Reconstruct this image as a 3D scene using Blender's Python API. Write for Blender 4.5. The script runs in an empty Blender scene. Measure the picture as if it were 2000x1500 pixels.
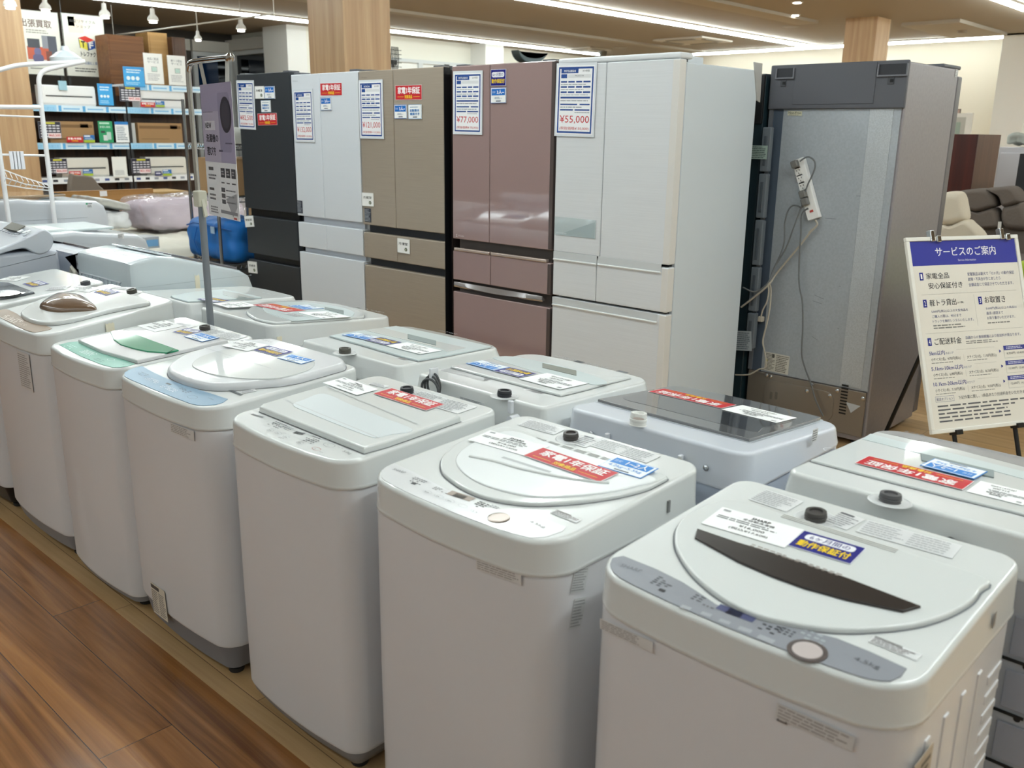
import bpy, bmesh, math, random
from mathutils import Vector, Matrix
random.seed(7)
sc = bpy.context.scene
col = sc.collection
# ------------------------------------------------------------------ camera
FPX = 1775.57
YAW, PIT, ROL = -.752225, .268873, .0121447
CAMH = 1.5
_f = Vector((math.cos(PIT)*math.sin(YAW), math.cos(PIT)*math.cos(YAW), -math.sin(PIT)))
_r = Vector((math.cos(YAW), -math.sin(YAW), 0)); _u = _r.cross(_f)
CR = _r*math.cos(ROL)+_u*math.sin(ROL); CU = -_r*math.sin(ROL)+_u*math.cos(ROL); CF = _f
CO = Vector((0, 0, CAMH))
cam = bpy.data.cameras.new('camera'); cam_o = bpy.data.objects.new('camera', cam); col.objects.link(cam_o)
m = Matrix((( CR.x, CU.x, -CF.x, CO.x), (CR.y, CU.y, -CF.y, CO.y), (CR.z, CU.z, -CF.z, CO.z), (0,0,0,1)))
cam_o.matrix_world = m
cam.sensor_width = 36; cam.lens = FPX/2000*36; cam.clip_start = .05; cam.clip_end = 100
cam.dof.use_dof = True; cam.dof.focus_distance = 3.1; cam.dof.aperture_fstop = 5.6
sc.camera = cam_o
# ------------------------------------------------------------------ world, exposure
w = bpy.data.worlds.new('world'); sc.world = w; w.use_nodes = True
w.node_tree.nodes['Background'].inputs[0].default_value = (.006, .009, .02, 1)   # night outside
w.node_tree.nodes['Background'].inputs[1].default_value = 1
sc.view_settings.view_transform = 'Standard'; sc.view_settings.look = 'None'
sc.view_settings.exposure = 0.07; sc.view_settings.gamma = 1; sc.view_settings.use_curve_mapping = False
TUBE_W = 46.0        # radiance of the linear ceiling lamps
SPOT_W = 18
# ------------------------------------------------------------------ materials
def lin(c):
    if isinstance(c, str):
        c = c.lstrip('#'); c = [int(c[i:i+2], 16)/255 for i in (0, 2, 4)]
    return tuple(x/12.92 if x <= .04045 else ((x+.055)/1.055)**2.4 for x in c)
_M = {}
def mat(color, rough=.5, metal=0., coat=0., emis=0., trans=0., alpha=1., spec=.5, ior=1.45, bump=0., bscale=200.):
    key = (color, rough, metal, coat, emis, trans, alpha, spec, ior, bump, bscale)
    if key in _M: return _M[key]
    m = bpy.data.materials.new('mat_%d' % len(_M)); m.use_nodes = True; nt = m.node_tree
    b = nt.nodes['Principled BSDF']; L = (*lin(color), 1)
    b.inputs['Base Color'].default_value = L; b.inputs['Roughness'].default_value = rough
    b.inputs['Metallic'].default_value = metal; b.inputs['Coat Weight'].default_value = coat
    b.inputs['Coat Roughness'].default_value = .035; b.inputs['IOR'].default_value = ior
    b.inputs['Transmission Weight'].default_value = trans; b.inputs['Alpha'].default_value = alpha
    b.inputs['Specular IOR Level'].default_value = spec
    if emis: b.inputs['Emission Color'].default_value = L; b.inputs['Emission Strength'].default_value = emis
    if bump:
        tc = nt.nodes.new('ShaderNodeTexCoord'); n = nt.nodes.new('ShaderNodeTexNoise'); bp = nt.nodes.new('ShaderNodeBump')
        n.inputs['Scale'].default_value = bscale; n.inputs['Detail'].default_value = 3
        bp.inputs['Strength'].default_value = bump; bp.inputs['Distance'].default_value = .01
        nt.links.new(tc.outputs['Object'], n.inputs['Vector']); nt.links.new(n.outputs['Fac'], bp.inputs['Height'])
        nt.links.new(bp.outputs[0], b.inputs['Normal'])
    _M[key] = m; return m
def woodmat(name, c1, c2, axis='z', scale=1., rough=.45, planks=None, joint='3a2412', coat=0., grain=1., var=.5):
    """wood: stretched noise grain along one axis, optionally cut in planks (length, width) lying in XY"""
    m = bpy.data.materials.new(name); m.use_nodes = True; nt = m.node_tree; b = nt.nodes['Principled BSDF']
    N, Lk = nt.nodes.new, nt.links.new
    tc = N('ShaderNodeTexCoord'); mp = N('ShaderNodeMapping')
    s = {'x': (1.1, 26, 26), 'y': (26, 1.1, 26), 'z': (26, 26, 1.1)}[axis]
    mp.inputs['Scale'].default_value = [k*scale for k in s]
    Lk(tc.outputs['Object'], mp.inputs['Vector'])
    vec = mp.outputs[0]
    n1 = N('ShaderNodeTexNoise'); n1.inputs['Scale'].default_value = 1.0; n1.inputs['Detail'].default_value = 7; n1.inputs['Roughness'].default_value = .62
    n1.inputs['Distortion'].default_value = .9*grain
    ramp = N('ShaderNodeValToRGB'); ramp.color_ramp.elements[0].position = .32; ramp.color_ramp.elements[1].position = .68
    ramp.color_ramp.elements[0].color = (*lin(c2), 1); ramp.color_ramp.elements[1].color = (*lin(c1), 1)
    if planks:
        br = N('ShaderNodeTexBrick'); br.inputs['Scale'].default_value = 1
        br.inputs['Brick Width'].default_value = planks[0]; br.inputs['Row Height'].default_value = planks[1]
        br.inputs['Mortar Size'].default_value = .0012; br.inputs['Mortar Smooth'].default_value = .1; br.inputs['Bias'].default_value = 0
        br.offset = .37; br.inputs['Color1'].default_value = (0, 0, 0, 1); br.inputs['Color2'].default_value = (1, 1, 1, 1)
        br.inputs['Mortar'].default_value = (.5, .5, .5, 1)
        mp2 = N('ShaderNodeMapping'); mp2.inputs['Location'].default_value = (.33, .052, 0)
        Lk(tc.outputs['Object'], mp2.inputs['Vector']); Lk(mp2.outputs[0], br.inputs['Vector'])
        ad = N('ShaderNodeVectorMath'); ad.operation = 'MULTIPLY_ADD'
        ad.inputs[1].default_value = (9, 40, 7)
        Lk(br.outputs['Color'], ad.inputs[0]); Lk(mp.outputs[0], ad.inputs[2]); vec = ad.outputs[0]
        hs = N('ShaderNodeHueSaturation'); mr = N('ShaderNodeMapRange')
        mr.inputs['To Min'].default_value = 1-var*.3; mr.inputs['To Max'].default_value = 1+var*.3
        Lk(br.outputs['Color'], mr.inputs['Value']); Lk(mr.outputs[0], hs.inputs['Value'])
        Lk(ramp.outputs[0], hs.inputs['Color'])
        mx = N('ShaderNodeMix'); mx.data_type = 'RGBA'; mx.inputs['B'].default_value = (*lin(joint), 1)
        Lk(br.outputs['Fac'], mx.inputs['Factor']); Lk(hs.outputs[0], mx.inputs['A']); outc = mx.outputs['Result']
    else:
        outc = ramp.outputs[0]
    Lk(vec, n1.inputs['Vector']); Lk(n1.outputs['Fac'], ramp.inputs[0]); Lk(outc, b.inputs['Base Color'])
    b.inputs['Roughness'].default_value = rough; b.inputs['Coat Weight'].default_value = coat; b.inputs['Coat Roughness'].default_value = .12
    bp = N('ShaderNodeBump'); bp.inputs['Strength'].default_value = .08; bp.inputs['Distance'].default_value = .01
    Lk(n1.outputs['Fac'], bp.inputs['Height']); Lk(bp.outputs[0], b.inputs['Normal'])
    return m
def brushed(name, c, rough=.35, metal=.5, sc3=(3, 3, 900), var=.12):
    m = bpy.data.materials.new(name); m.use_nodes = True; nt = m.node_tree; b = nt.nodes['Principled BSDF']
    N, Lk = nt.nodes.new, nt.links.new
    tc = N('ShaderNodeTexCoord'); mp = N('ShaderNodeMapping'); mp.inputs['Scale'].default_value = sc3
    n = N('ShaderNodeTexNoise'); n.inputs['Scale'].default_value = 1; n.inputs['Detail'].default_value = 2
    Lk(tc.outputs['Object'], mp.inputs['Vector']); Lk(mp.outputs[0], n.inputs['Vector'])
    r = N('ShaderNodeValToRGB'); L = lin(c)
    r.color_ramp.elements[0].position = .3; r.color_ramp.elements[1].position = .7
    r.color_ramp.elements[0].color = (*[x*(1-var) for x in L], 1); r.color_ramp.elements[1].color = (*[min(1, x*(1+var)) for x in L], 1)
    Lk(n.outputs['Fac'], r.inputs[0]); Lk(r.outputs[0], b.inputs['Base Color'])
    b.inputs['Roughness'].default_value = rough; b.inputs['Metallic'].default_value = metal
    return m
WHITE = mat('dcdfde', .25, coat=.5)          # glossy white plastic
WHITE2 = mat('e2e5ea', .25, coat=.4)
BODY = mat('dddde0', .3, coat=.35)          # painted steel
BODYC = mat('d5dae2', .28, coat=.3)          # cool painted steel
GREYP = mat('9a9ca2', .45)
DGREY = mat('5c5e63', .5)
BLACK = mat('141415', .35)
RUBBER = mat('2c2c2e', .6)
CHROME = mat('c9cbcd', .12, metal=1)
GROOVE = mat('7d8084', .6)
TAPE = mat('e6dfc9', .7)
LIDC = 0
PAPER = mat('f4f4f4', .35)
# ------------------------------------------------------------------ mesh builder
I4 = Matrix.Identity(4)
WM = {}                                      # world matrices of the things' roots
class MB:
    def __init__(s, M=None): s.v = []; s.f = []; s.mi = []; s.mats = []; s.M = M or I4; s.flat = []
    def m(s, mt):
        if mt not in s.mats: s.mats.append(mt)
        return s.mats.index(mt)
    def add(s, pts, faces, mt):
        o = len(s.v); s.v += [s.M @ Vector(p) for p in pts]
        k = s.m(mt)
        for f in faces: s.f.append([o+i for i in f]); s.mi.append(k)
        return s
    def box(s, x0, x1, y0, y1, z0, z1, mt, bev=0.):
        if bev <= 0:
            p = [(x0,y0,z0),(x1,y0,z0),(x1,y1,z0),(x0,y1,z0),(x0,y0,z1),(x1,y0,z1),(x1,y1,z1),(x0,y1,z1)]
            return s.add(p, [(3,2,1,0),(4,5,6,7),(0,1,5,4),(1,2,6,5),(2,3,7,6),(3,0,4,7)], mt)
        b = bmesh.new(); bmesh.ops.create_cube(b, size=1)
        for v in b.verts: v.co = Vector(((x0+x1)/2+v.co.x*(x1-x0), (y0+y1)/2+v.co.y*(y1-y0), (z0+z1)/2+v.co.z*(z1-z0)))
        bmesh.ops.bevel(b, geom=b.edges[:], offset=min(bev, .49*min(x1-x0, y1-y0, z1-z0)), segments=3, profile=.5, affect='EDGES')
        b.verts.index_update()
        s.add([v.co[:] for v in b.verts], [[v.index for v in f.verts] for f in b.faces], mt); b.free(); return s
    def loft(s, rings, mt, cap0=True, cap1=True, closed=True):
        n = len(rings[0]); pts = [p for r in rings for p in r]; fc = []
        for i in range(len(rings)-1):
            for j in range(n if closed else n-1):
                k = (j+1) % n
                fc.append((i*n+j, i*n+k, (i+1)*n+k, (i+1)*n+j))
        if cap0: fc.append(list(range(n))[::-1])
        if cap1: fc.append([(len(rings)-1)*n+j for j in range(n)])
        return s.add(pts, fc, mt)
    def poly(s, pts, n0, mt):               # flat polygon in the XY plane at height n0
        return s.add([(x, y, n0) for x, y in pts], [list(range(len(pts)))], mt)
    def pad(s, pts, n0, n1, mt, r=.004, seg=3):   # raised plate with rounded rim
        pts = ccw(pts); rings = [[(x, y, n0) for x, y in pts]]
        for k in range(seg+1):
            a = k/seg*math.pi/2; q = inset(pts, r*(1-math.cos(a))); h = n1-r+r*math.sin(a)
            rings.append([(x, y, h) for x, y in q])
        return s.loft(rings, mt)
    def tube(s, pts, r, mt, seg=10, caps=True):
        pts = [Vector(p) for p in pts]; rings = []; prev = None
        for i, p in enumerate(pts):
            t = (pts[min(i+1, len(pts)-1)]-pts[max(i-1, 0)]).normalized()
            if prev is None:
                a = Vector((0, 0, 1)) if abs(t.z) < .9 else Vector((1, 0, 0)); n = t.cross(a).normalized()
            else:
                n = (prev-t*prev.dot(t)).normalized()
            prev = n; b = t.cross(n); rr = r[i] if isinstance(r, (list, tuple)) else r
            rings.append([p+n*math.cos(2*math.pi*k/seg)*rr+b*math.sin(2*math.pi*k/seg)*rr for k in range(seg)])
        return s.loft(rings, mt, caps, caps)
    def lathe(s, prof, c, mt, seg=28, cap=True):     # profile (radius, height) about +Z through c
        rings = [[(c[0]+r*math.cos(2*math.pi*k/seg), c[1]+r*math.sin(2*math.pi*k/seg), c[2]+h) for k in range(seg)] for r, h in prof]
        return s.loft(rings, mt, cap, cap)
    def build(s, name, parent=None, smooth=40, **props):
        W = WM.get(parent.name, I4) if parent else I4
        Wi = W.inverted()
        me = bpy.data.meshes.new(name); me.from_pydata([(Wi @ p)[:] for p in s.v], [], s.f)
        for mt in s.mats: me.materials.append(mt)
        me.polygons.foreach_set('material_index', s.mi)
        if smooth:
            me.polygons.foreach_set('use_smooth', [True]*len(s.f)); me.update()
            me.set_sharp_from_angle(angle=math.radians(smooth))
        me.update()
        o = bpy.data.objects.new(name, me); col.objects.link(o)
        if parent: o.parent = parent; WM[o.name] = W
        if 0 < smooth < 100:
            md = o.modifiers.new('weighted', 'WEIGHTED_NORMAL'); md.keep_sharp = True; md.mode = 'FACE_AREA'
        for k, v in props.items(): o[k] = v
        return o
def ccw(p):
    a = sum(p[i][0]*p[(i+1) % len(p)][1]-p[(i+1) % len(p)][0]*p[i][1] for i in range(len(p)))
    return list(p) if a > 0 else list(p)[::-1]
def inset(p, d):
    n = len(p); out = []
    for i in range(n):
        a = Vector(p[i-1]); b = Vector(p[i]); c = Vector(p[(i+1) % n])
        e1 = (b-a); e2 = (c-b)
        if e1.length < 1e-7: e1 = e2
        if e2.length < 1e-7: e2 = e1
        if e1.length < 1e-7: out.append(p[i]); continue
        e1.normalize(); e2.normalize()
        n1 = Vector((-e1.y, e1.x)); n2 = Vector((-e2.y, e2.x)); q = n1+n2
        if q.length < 1e-6: q = n1
        q.normalize(); k = max(.5, q.dot(n1))
        out.append(tuple(b+q*d/k))
    return out
def smooth_poly(p, sub=5, closed=True):      # Catmull-Rom through the points
    n = len(p); out = []
    for i in range(n if closed else n-1):
        g = (lambda k: Vector(p[k % n])) if closed else (lambda k: Vector(p[max(0, min(n-1, k))]))
        p0, p1, p2, p3 = g(i-1), g(i), g(i+1), g(i+2)
        for k in range(sub):
            t = k/sub
            out.append(tuple(.5*((2*p1)+(-p0+p2)*t+(2*p0-5*p1+4*p2-p3)*t*t+(-p0+3*p1-3*p2+p3)*t**3)))
    if not closed: out.append(tuple(p[-1]))
    return out
def rrect(x0, x1, y0, y1, r, n=5):
    r = max(1e-5, min(r, (x1-x0)/2-1e-5, (y1-y0)/2-1e-5)); out = []
    for cx, cy, a0 in ((x1-r, y0+r, -90), (x1-r, y1-r, 0), (x0+r, y1-r, 90), (x0+r, y0+r, 180)):
        for k in range(n+1):
            a = math.radians(a0+90*k/n); out.append((cx+r*math.cos(a), cy+r*math.sin(a)))
    return out
def ell(cx, cy, rx, ry=None, n=24):
    ry = ry or rx
    return [(cx+rx*math.cos(2*math.pi*k/n), cy+ry*math.sin(2*math.pi*k/n)) for k in range(n)]
def root(name, label, cat, loc, rz=0, group=None, **kw):
    o = bpy.data.objects.new(name, None); col.objects.link(o); o.location = loc; o.rotation_euler = (0, 0, rz)
    o.empty_display_size = .1
    o['label'] = label; o['category'] = cat
    if group: o['group'] = group
    for k, v in kw.items(): o[k] = v
    WM[o.name] = Matrix.Translation(loc) @ Matrix.Rotation(rz, 4, 'Z')
    return o
def tag(o, label, cat, group=None, kind=None):
    o['label'] = label; o['category'] = cat
    if group: o['group'] = group
    if kind: o['kind'] = kind
    return o
def struct(o): o['kind'] = 'structure'; return o
# ------------------------------------------------------------------ frames: real planes, measured through the photograph
def ray(px, py): return (CR*((px-1000)/FPX)-CU*((py-750)/FPX)+CF)
class Fr:
    """plane frame: origin, u, v (unit, orthogonal), n = u x v"""
    def __init__(s, O, U, V):
        s.O = Vector(O); s.U = Vector(U).normalized(); V = Vector(V); s.V = (V-s.U*V.dot(s.U)).normalized(); s.N = s.U.cross(s.V)
    @property
    def M(s): return Matrix(((s.U.x, s.V.x, s.N.x, s.O.x), (s.U.y, s.V.y, s.N.y, s.O.y), (s.U.z, s.V.z, s.N.z, s.O.z), (0,0,0,1)))
    def px(s, x, y, n=0.):
        d = ray(x, y); o = s.O+s.N*n; t = (o-CO).dot(s.N)/d.dot(s.N); p = CO+d*t-s.O
        return (p.dot(s.U), p.dot(s.V))
    def pts(s, lst, n=0.): return [s.px(x, y, n) for x, y in lst]
    def sub(s, TL, TR, BL, n=0., raw=False):          # frame of a rectangle lying on the plane, origin bottom-left; returns (frame, w, h)
        if not raw: TL, TR, BL = s.px(*TL), s.px(*TR), s.px(*BL)
        a = Vector(TL); e = Vector(TR)-a; w = e.length; e.normalize(); p = Vector((e.y, -e.x))
        if p.dot(Vector(BL)-a) < 0: p = -p
        h = (Vector(BL)-a).dot(p); o = a+p*h
        W = lambda q: s.O+s.U*q.x+s.V*q.y+s.N*n
        f = Fr(W(o), s.U*e.x+s.V*e.y, -(s.U*p.x+s.V*p.y)); 
        return f, w, h
def cr(ox, oy, k):                          # reads points taken from an enlarged crop of the photograph
    return lambda *pts: [(ox+pts[i]/k, oy+pts[i+1]/k) for i in range(0, len(pts), 2)]
cA = cr(0,0,4); cB = cr(0,350,4); cC = cr(400,100,4); cD = cr(860,80,4); cE = cr(1400,80,4); cF_ = cr(1400,440,4)
cG = cr(1600,350,5); cH = cr(1700,440,3.571); cI = cr(0,550,5); cJ = cr(220,620,5); cK = cr(440,720,3.636)
cL = cr(700,800,2.857); cM = cr(1140,940,2.3256); cN = cr(1100,720,3.571); cO = cr(1500,800,4); cP = cr(560,600,4)
cQ = cr(780,640,3.846); cR_ = cr(300,520,3.846); cS = cr(0,800,2.142); cT = cr(0,400,7.143)
# ------------------------------------------------------------------ text
_T = {}
def text_mesh(body, bold=0.):
    k = (body, bold)
    if k in _T: return _T[k]
    c = bpy.data.curves.new('t', 'FONT'); c.body = body; c.size = 1; c.resolution_u = 2; c.offset = bold
    o = bpy.data.objects.new('t', c); col.objects.link(o); bpy.context.view_layer.update()
    me = bpy.data.meshes.new_from_object(o.evaluated_get(bpy.context.evaluated_depsgraph_get()))
    v = [tuple(p.co)[:2] for p in me.vertices]; f = [list(p.vertices) for p in me.polygons]
    bpy.data.objects.remove(o); bpy.data.curves.remove(c); bpy.data.meshes.remove(me)
    if not v: v = [(0, 0), (.1, 0), (0, .1)]; f = [[0, 1, 2]]
    x0 = min(p[0] for p in v); x1 = max(p[0] for p in v); y0 = min(p[1] for p in v); y1 = max(p[1] for p in v)
    _T[k] = (v, f, x0, x1, y0, y1); return _T[k]
class Sheet:
    """a printed flat thing: real thin stock with the print laid on it"""
    def __init__(s, fr, w, h, stock='f4f4f4', thick=.0006, rough=.3, coat=0., n=.0006, rc=0.):
        s.w, s.h = w, h; s.b = MB(fr.M); s.rough = rough; s.coat = coat; s.t = n+thick; s.st = .00025
        P = rrect(0, w, 0, h, rc) if rc else [(0,0),(w,0),(w,h),(0,h)]
        rings = [[(x, y, n) for x, y in P], [(x, y, n+thick) for x, y in P]]
        s.b.loft(rings, s.mt(stock)); s.k = 1
    def mt(s, c): return c if not isinstance(c, str) else mat(c, s.rough, coat=s.coat)
    def lay(s, k): return s.t+s.st*k
    def rect(s, x0, y0, x1, y1, c, k=1, r=0.):       # fractions of the sheet
        W, H = s.w, s.h; P = rrect(x0*W, x1*W, y0*H, y1*H, r*min(W, H), 4) if r else [(x0*W,y0*H),(x1*W,y0*H),(x1*W,y1*H),(x0*W,y1*H)]
        s.b.poly(P, s.lay(k), s.mt(c)); return s
    def ply(s, P, c, k=1): s.b.poly(ccw([(x*s.w, y*s.h) for x, y in P]), s.lay(k), s.mt(c)); return s
    def frame(s, x0, y0, x1, y1, t, c, k=1):          # t in fractions of min side
        tx = t*min(s.w, s.h)/s.w; ty = t*min(s.w, s.h)/s.h
        s.rect(x0, y0, x1, y0+ty, c, k); s.rect(x0, y1-ty, x1, y1, c, k); s.rect(x0, y0+ty, x0+tx, y1-ty, c, k); s.rect(x1-tx, y0+ty, x1, y1-ty, c, k); return s
    def text(s, body, x0, y0, x1, y1, c, k=3, bold=.02, fit='box', align='c'):
        v, f, a0, a1, b0, b1 = text_mesh(body); W, H = s.w, s.h
        sx = (x1-x0)*W/(a1-a0); sy = (y1-y0)*H/(b1-b0)
        if fit == 'keep': sx = sy = min(sx, sy)
        ox = x0*W if align == 'l' else (x0+x1)/2*W-(a1-a0)*sx/2; oy = (y0+y1)/2*H-(b1-b0)*sy/2
        d = bold*.9                          # heavier lettering: the same glyphs laid again, slightly shifted
        for q, (dx, dy) in enumerate([(0, 0)] if d < .008 else [(0, 0), (d, 0), (-d, 0), (0, d), (0, -d)] if d > .015 else [(0, 0), (d, 0), (-d, 0)]):
            s.b.add([(ox+(x-a0+dx)*sx, oy+(y-b0+dy)*sy, s.lay(k)+q*.00002) for x, y in v], f, s.mt(c))
        return s
    def lines(s, x0, y0, x1, y1, n, c, k=2, fill=.5, seg=6, rnd=None):  # unreadable small print
        R = rnd or random; H = (y1-y0)/n
        for i in range(n):
            y = y1-(i+.5)*H; x = x0; end = x1-(x1-x0)*R.random()*.3
            while x < end:
                L = (x1-x0)/seg*(.3+R.random()*.9); e = min(end, x+L)
                s.rect(x, y-H*fill/2, e, y+H*fill/2, c, k); x = e+(x1-x0)*.02
        return s
    def build(s, name, parent, **p): return s.b.build(name, parent, smooth=0, **p)
# ------------------------------------------------------------------ the shop: floor, ceiling, walls, lamps
ZC = 3.5
OAK = woodmat('light_oak_planks', 'c9a87c', 'ab875a', 'x', .5, .28, planks=(1.2, .145), joint='6d5236', var=.35)
BROWN = woodmat('brown_walnut_planks', 'ab7540', '683d1a', 'x', .42, .19, planks=(1.25, .190), joint='2f1c0e', grain=2.0, var=.32)
COLW = woodmat('column_veneer', 'c3a37c', 'a98661', 'z', .55, .45, grain=.6)
CEIL = mat('9d9282', .8)
CREAM = mat('e8e0cf', .85); WALLW = mat('eceade', .8); PILW = mat('eeeeea', .7)
def slab(name, x0, x1, y0, y1, z0, z1, mt, **k):
    return struct(MB().box(x0, x1, y0, y1, z0, z1, mt).build(name, smooth=0))
slab('floor', -20, 6, 1.052, 22, -.1, 0, OAK)
slab('floor', -20, 6, -5, 1.052, -.1, 0, BROWN)
slab('ceiling', -20, 6, -5, 22, ZC, ZC+.1, CEIL)
slab('wall_back', -16.4, 6.1, 21.3, 21.5, 0, ZC, CREAM)
slab('wall_left', -16.4, -16.2, 11.4, 21.3, 0, ZC, WALLW)
slab('wall_left', -19.2, -19.0, -5, 11.2, 0, ZC, mat('4b4640', .8))
slab('wall_left', -19.2, -16.2, 11.2, 11.4, 0, ZC, WALLW)
slab('wall_right', 6, 6.2, -5, 21.3, 0, ZC, WALLW)
slab('wall_front', -19.2, 6.2, -5.2, -5, 0, ZC, mat('b9b2a6', .8))
# white pillars along the walls
slab('trim_1', -17.05, -16.2, 10.75, 11.2, 0, ZC, PILW)
slab('trim_2', -16.2, -15.7, 15.75, 16.35, 0, ZC, PILW)
slab('trim_3', -6.05, -5.45, 20.5, 21.3, 0, ZC, PILW)
slab('trim_10', -5.45, 6, 21.0, 21.3, 0, ZC, WALLW)
# wooden columns (names: part of the room)
slab('trim_4', -8.2, -7.62, 5.7, 6.28, 0, ZC, COLW)
slab('trim_5', -7.42, -6.86, 16.35, 16.92, 0, ZC, COLW)
slab('trim_6', -14.6, -14.02, 4.4, 5.085, 0, ZC, COLW)
# ceiling ribs and shallow recess edges
CT = mat('aaa090', .7)
slab('trim_7', -12.95, -12.72, 6, 20.2, ZC-.05, ZC, CT)
slab('trim_8', -8.3, -7.9, 8.8, 16.3, ZC-.05, ZC, CT)
slab('trim_9', -6.9, -5.9, 17.5, 20.2, ZC-.06, ZC, CT)
# linear lamps
LAMP = bpy.data.materials.new('tube_glow'); LAMP.use_nodes = True
_b = LAMP.node_tree.nodes['Principled BSDF']; _b.inputs['Base Color'].default_value = (1,1,1,1)
_b.inputs['Emission Color'].default_value = (.885, .985, .985, 1); _b.inputs['Emission Strength'].default_value = TUBE_W
HOUS = mat('d8d5cf', .5)
AISLE_FILL = LAMP.copy(); AISLE_FILL.name = 'aisle_fill_glow'; AISLE_FILL.node_tree.nodes['Principled BSDF'].inputs['Emission Strength'].default_value = TUBE_W*.32; AISLE_FILL.node_tree.nodes['Principled BSDF'].inputs['Emission Color'].default_value = (.85, .97, 1, 1)  # weaker glow for the two fill lines added on the aisle side
TOP_FILL = LAMP.copy(); TOP_FILL.node_tree.nodes['Principled BSDF'].inputs['Emission Strength'].default_value = TUBE_W*.55  # glow of the fill line added above the washing machines
LAMP4 = LAMP.copy(); LAMP4.node_tree.nodes['Principled BSDF'].inputs['Emission Strength'].default_value = TUBE_W*.42
def lamp_line(label, x0, x1, y0, y1, LAMP=LAMP):
    r = root('linear_ceiling_lamp', label, 'ceiling lamp', ((x0+x1)/2, (y0+y1)/2, ZC), group=None)
    alongy = (y1-y0) > (x1-x0)
    h = .035
    if alongy:
        xc = (x0+x1)/2
        MB().box(xc-.05, xc+.05, y0, y1, ZC-.03, ZC, HOUS).build('housing', r, 0)
        MB().box(xc-h, xc+h, y0, y1, ZC-.075, ZC-.03, LAMP).build('light_tube', r, 0)
    else:
        yc = (y0+y1)/2
        MB().box(x0, x1, yc-.05, yc+.05, ZC-.03, ZC, HOUS).build('housing', r, 0)
        MB().box(x0, x1, yc-h, yc+h, ZC-.075, ZC-.03, LAMP).build('light_tube', r, 0)
lamp_line('long white light line on the ceiling beside the window wall', -15.14, -15.06, 2.0, 19.3, LAMP4)
lamp_line('long white light line crossing the middle of the ceiling', -10.0, -9.9, .9, 20.3)
lamp_line('white light line at the top right corner of the photo', -4.65, -4.55, .9, 18.4)
lamp_line('white light line running along the back wall', -13.2, 5, 20.52, 20.58, LAMP4)
lamp_line('white light line over the right side of the shop, outside the photo', .7, .8, 1.2, 18.4)
lamp_line('added unseen fill light line over the aisle, brightening the washing machine fronts', -13, 4.5, -1.25, -1.17, AISLE_FILL)  # unseen lamp added to lift the dark machine fronts
lamp_line('added unseen fill light line above the rows, brightening the washing machine tops', -6.5, 3.5, 2.0, 2.08, TOP_FILL)  # unseen overhead lamp added to brighten lids and decks
lamp_line('second added unseen fill light line, at the back of the aisle', -13, 4.5, -3.6, -3.52, AISLE_FILL)  # further unseen lamp added as fill from behind the aisle
lamp_line('short white light line high above the air conditioner shelves', -12.9, -12.82, 4.2, 6.4)
# ceiling pieces
CP = Fr((0, 0, ZC), (1, 0, 0), (0, -1, 0))
def ceilpt(px, py): u, v = CP.px(px, py); return (u, -v)
def cassette(px, py, s, label):
    x, y = ceilpt(px, py); r = root('ceiling_air_conditioner', label, 'air conditioner', (x, y, ZC))
    W = mat('cbc5b9', .5)
    b = MB(); b.box(x-s, x+s, y-s, y+s, ZC-.035, ZC, W, .008); b.build('panel', r)
    for dx, dy, ax in ((0, -.78, 0), (0, .78, 0), (-.78, 0, 1), (.78, 0, 1)):
        b = MB(); a, c = (s*.55, s*.09) if ax == 0 else (s*.09, s*.55)
        b.box(x+dx*s-a, x+dx*s+a, y+dy*s-c, y+dy*s+c, ZC-.045, ZC-.035, mat('8b867c', .6)); b.build('air_outlet', r, 0)
    b = MB(); b.box(x-s*.5, x+s*.5, y-s*.5, y+s*.5, ZC-.042, ZC-.035, mat('c3bdb0', .6)); b.build('intake_grille', r, 0)
cassette(1353, 78, .62, 'large square ceiling air conditioner just above the left white refrigerators')
cassette(1148, 95, .42, 'small square ceiling vent beside the long light line')
def disc(px, py, r0, h, label, name, cat, mt):
    x, y = ceilpt(px, py); b = MB(); b.lathe([(r0, 0), (r0, -h*.4), (r0*.8, -h)], (x, y, ZC), mt, 20)
    tag(b.build(name), label, cat)
disc(1212, 92, .16, .02, 'round beige ceiling speaker near the square vent', 'ceiling_speaker', 'speaker', mat('a59c8e', .6))
disc(1178, 100, .1, .12, 'small dark ceiling sensor right of the square vent', 'ceiling_sensor', 'sensor', mat('5f594c', .6))
disc(1545, 51, .16, .02, 'round beige ceiling speaker in front of the wooden column', 'ceiling_speaker', 'speaker', mat('a59c8e', .6))
disc(1880, 53, .09, .1, 'small brown smoke detector on the ceiling right of the column', 'smoke_detector', 'smoke detector', mat('8d7f6c', .6))
GLOW2 = bpy.data.materials.new('spot_glow'); GLOW2.use_nodes = True
_b = GLOW2.node_tree.nodes['Principled BSDF']; _b.inputs['Emission Color'].default_value = (1,.97,.9,1); _b.inputs['Emission Strength'].default_value = SPOT_W
def downlight(px, py, label):
    x, y = ceilpt(px, py); r = root('recessed_downlight', label, 'downlight', (x, y, ZC))
    b = MB(); b.lathe([(.09, 0), (.09, -.012), (.065, -.012)], (x, y, ZC), HOUS, 20); b.build('ring', r)
    b = MB(); b.lathe([(.06, -.008), (.06, -.016)], (x, y, ZC), GLOW2, 20); b.build('bulb', r)
downlight(1557, 4, 'small lit downlight at the top edge of the ceiling')
downlight(1553, 29, 'small lit downlight above the round ceiling speaker')
downlight(1238, 30, 'small lit downlight right of the long light line')
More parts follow.
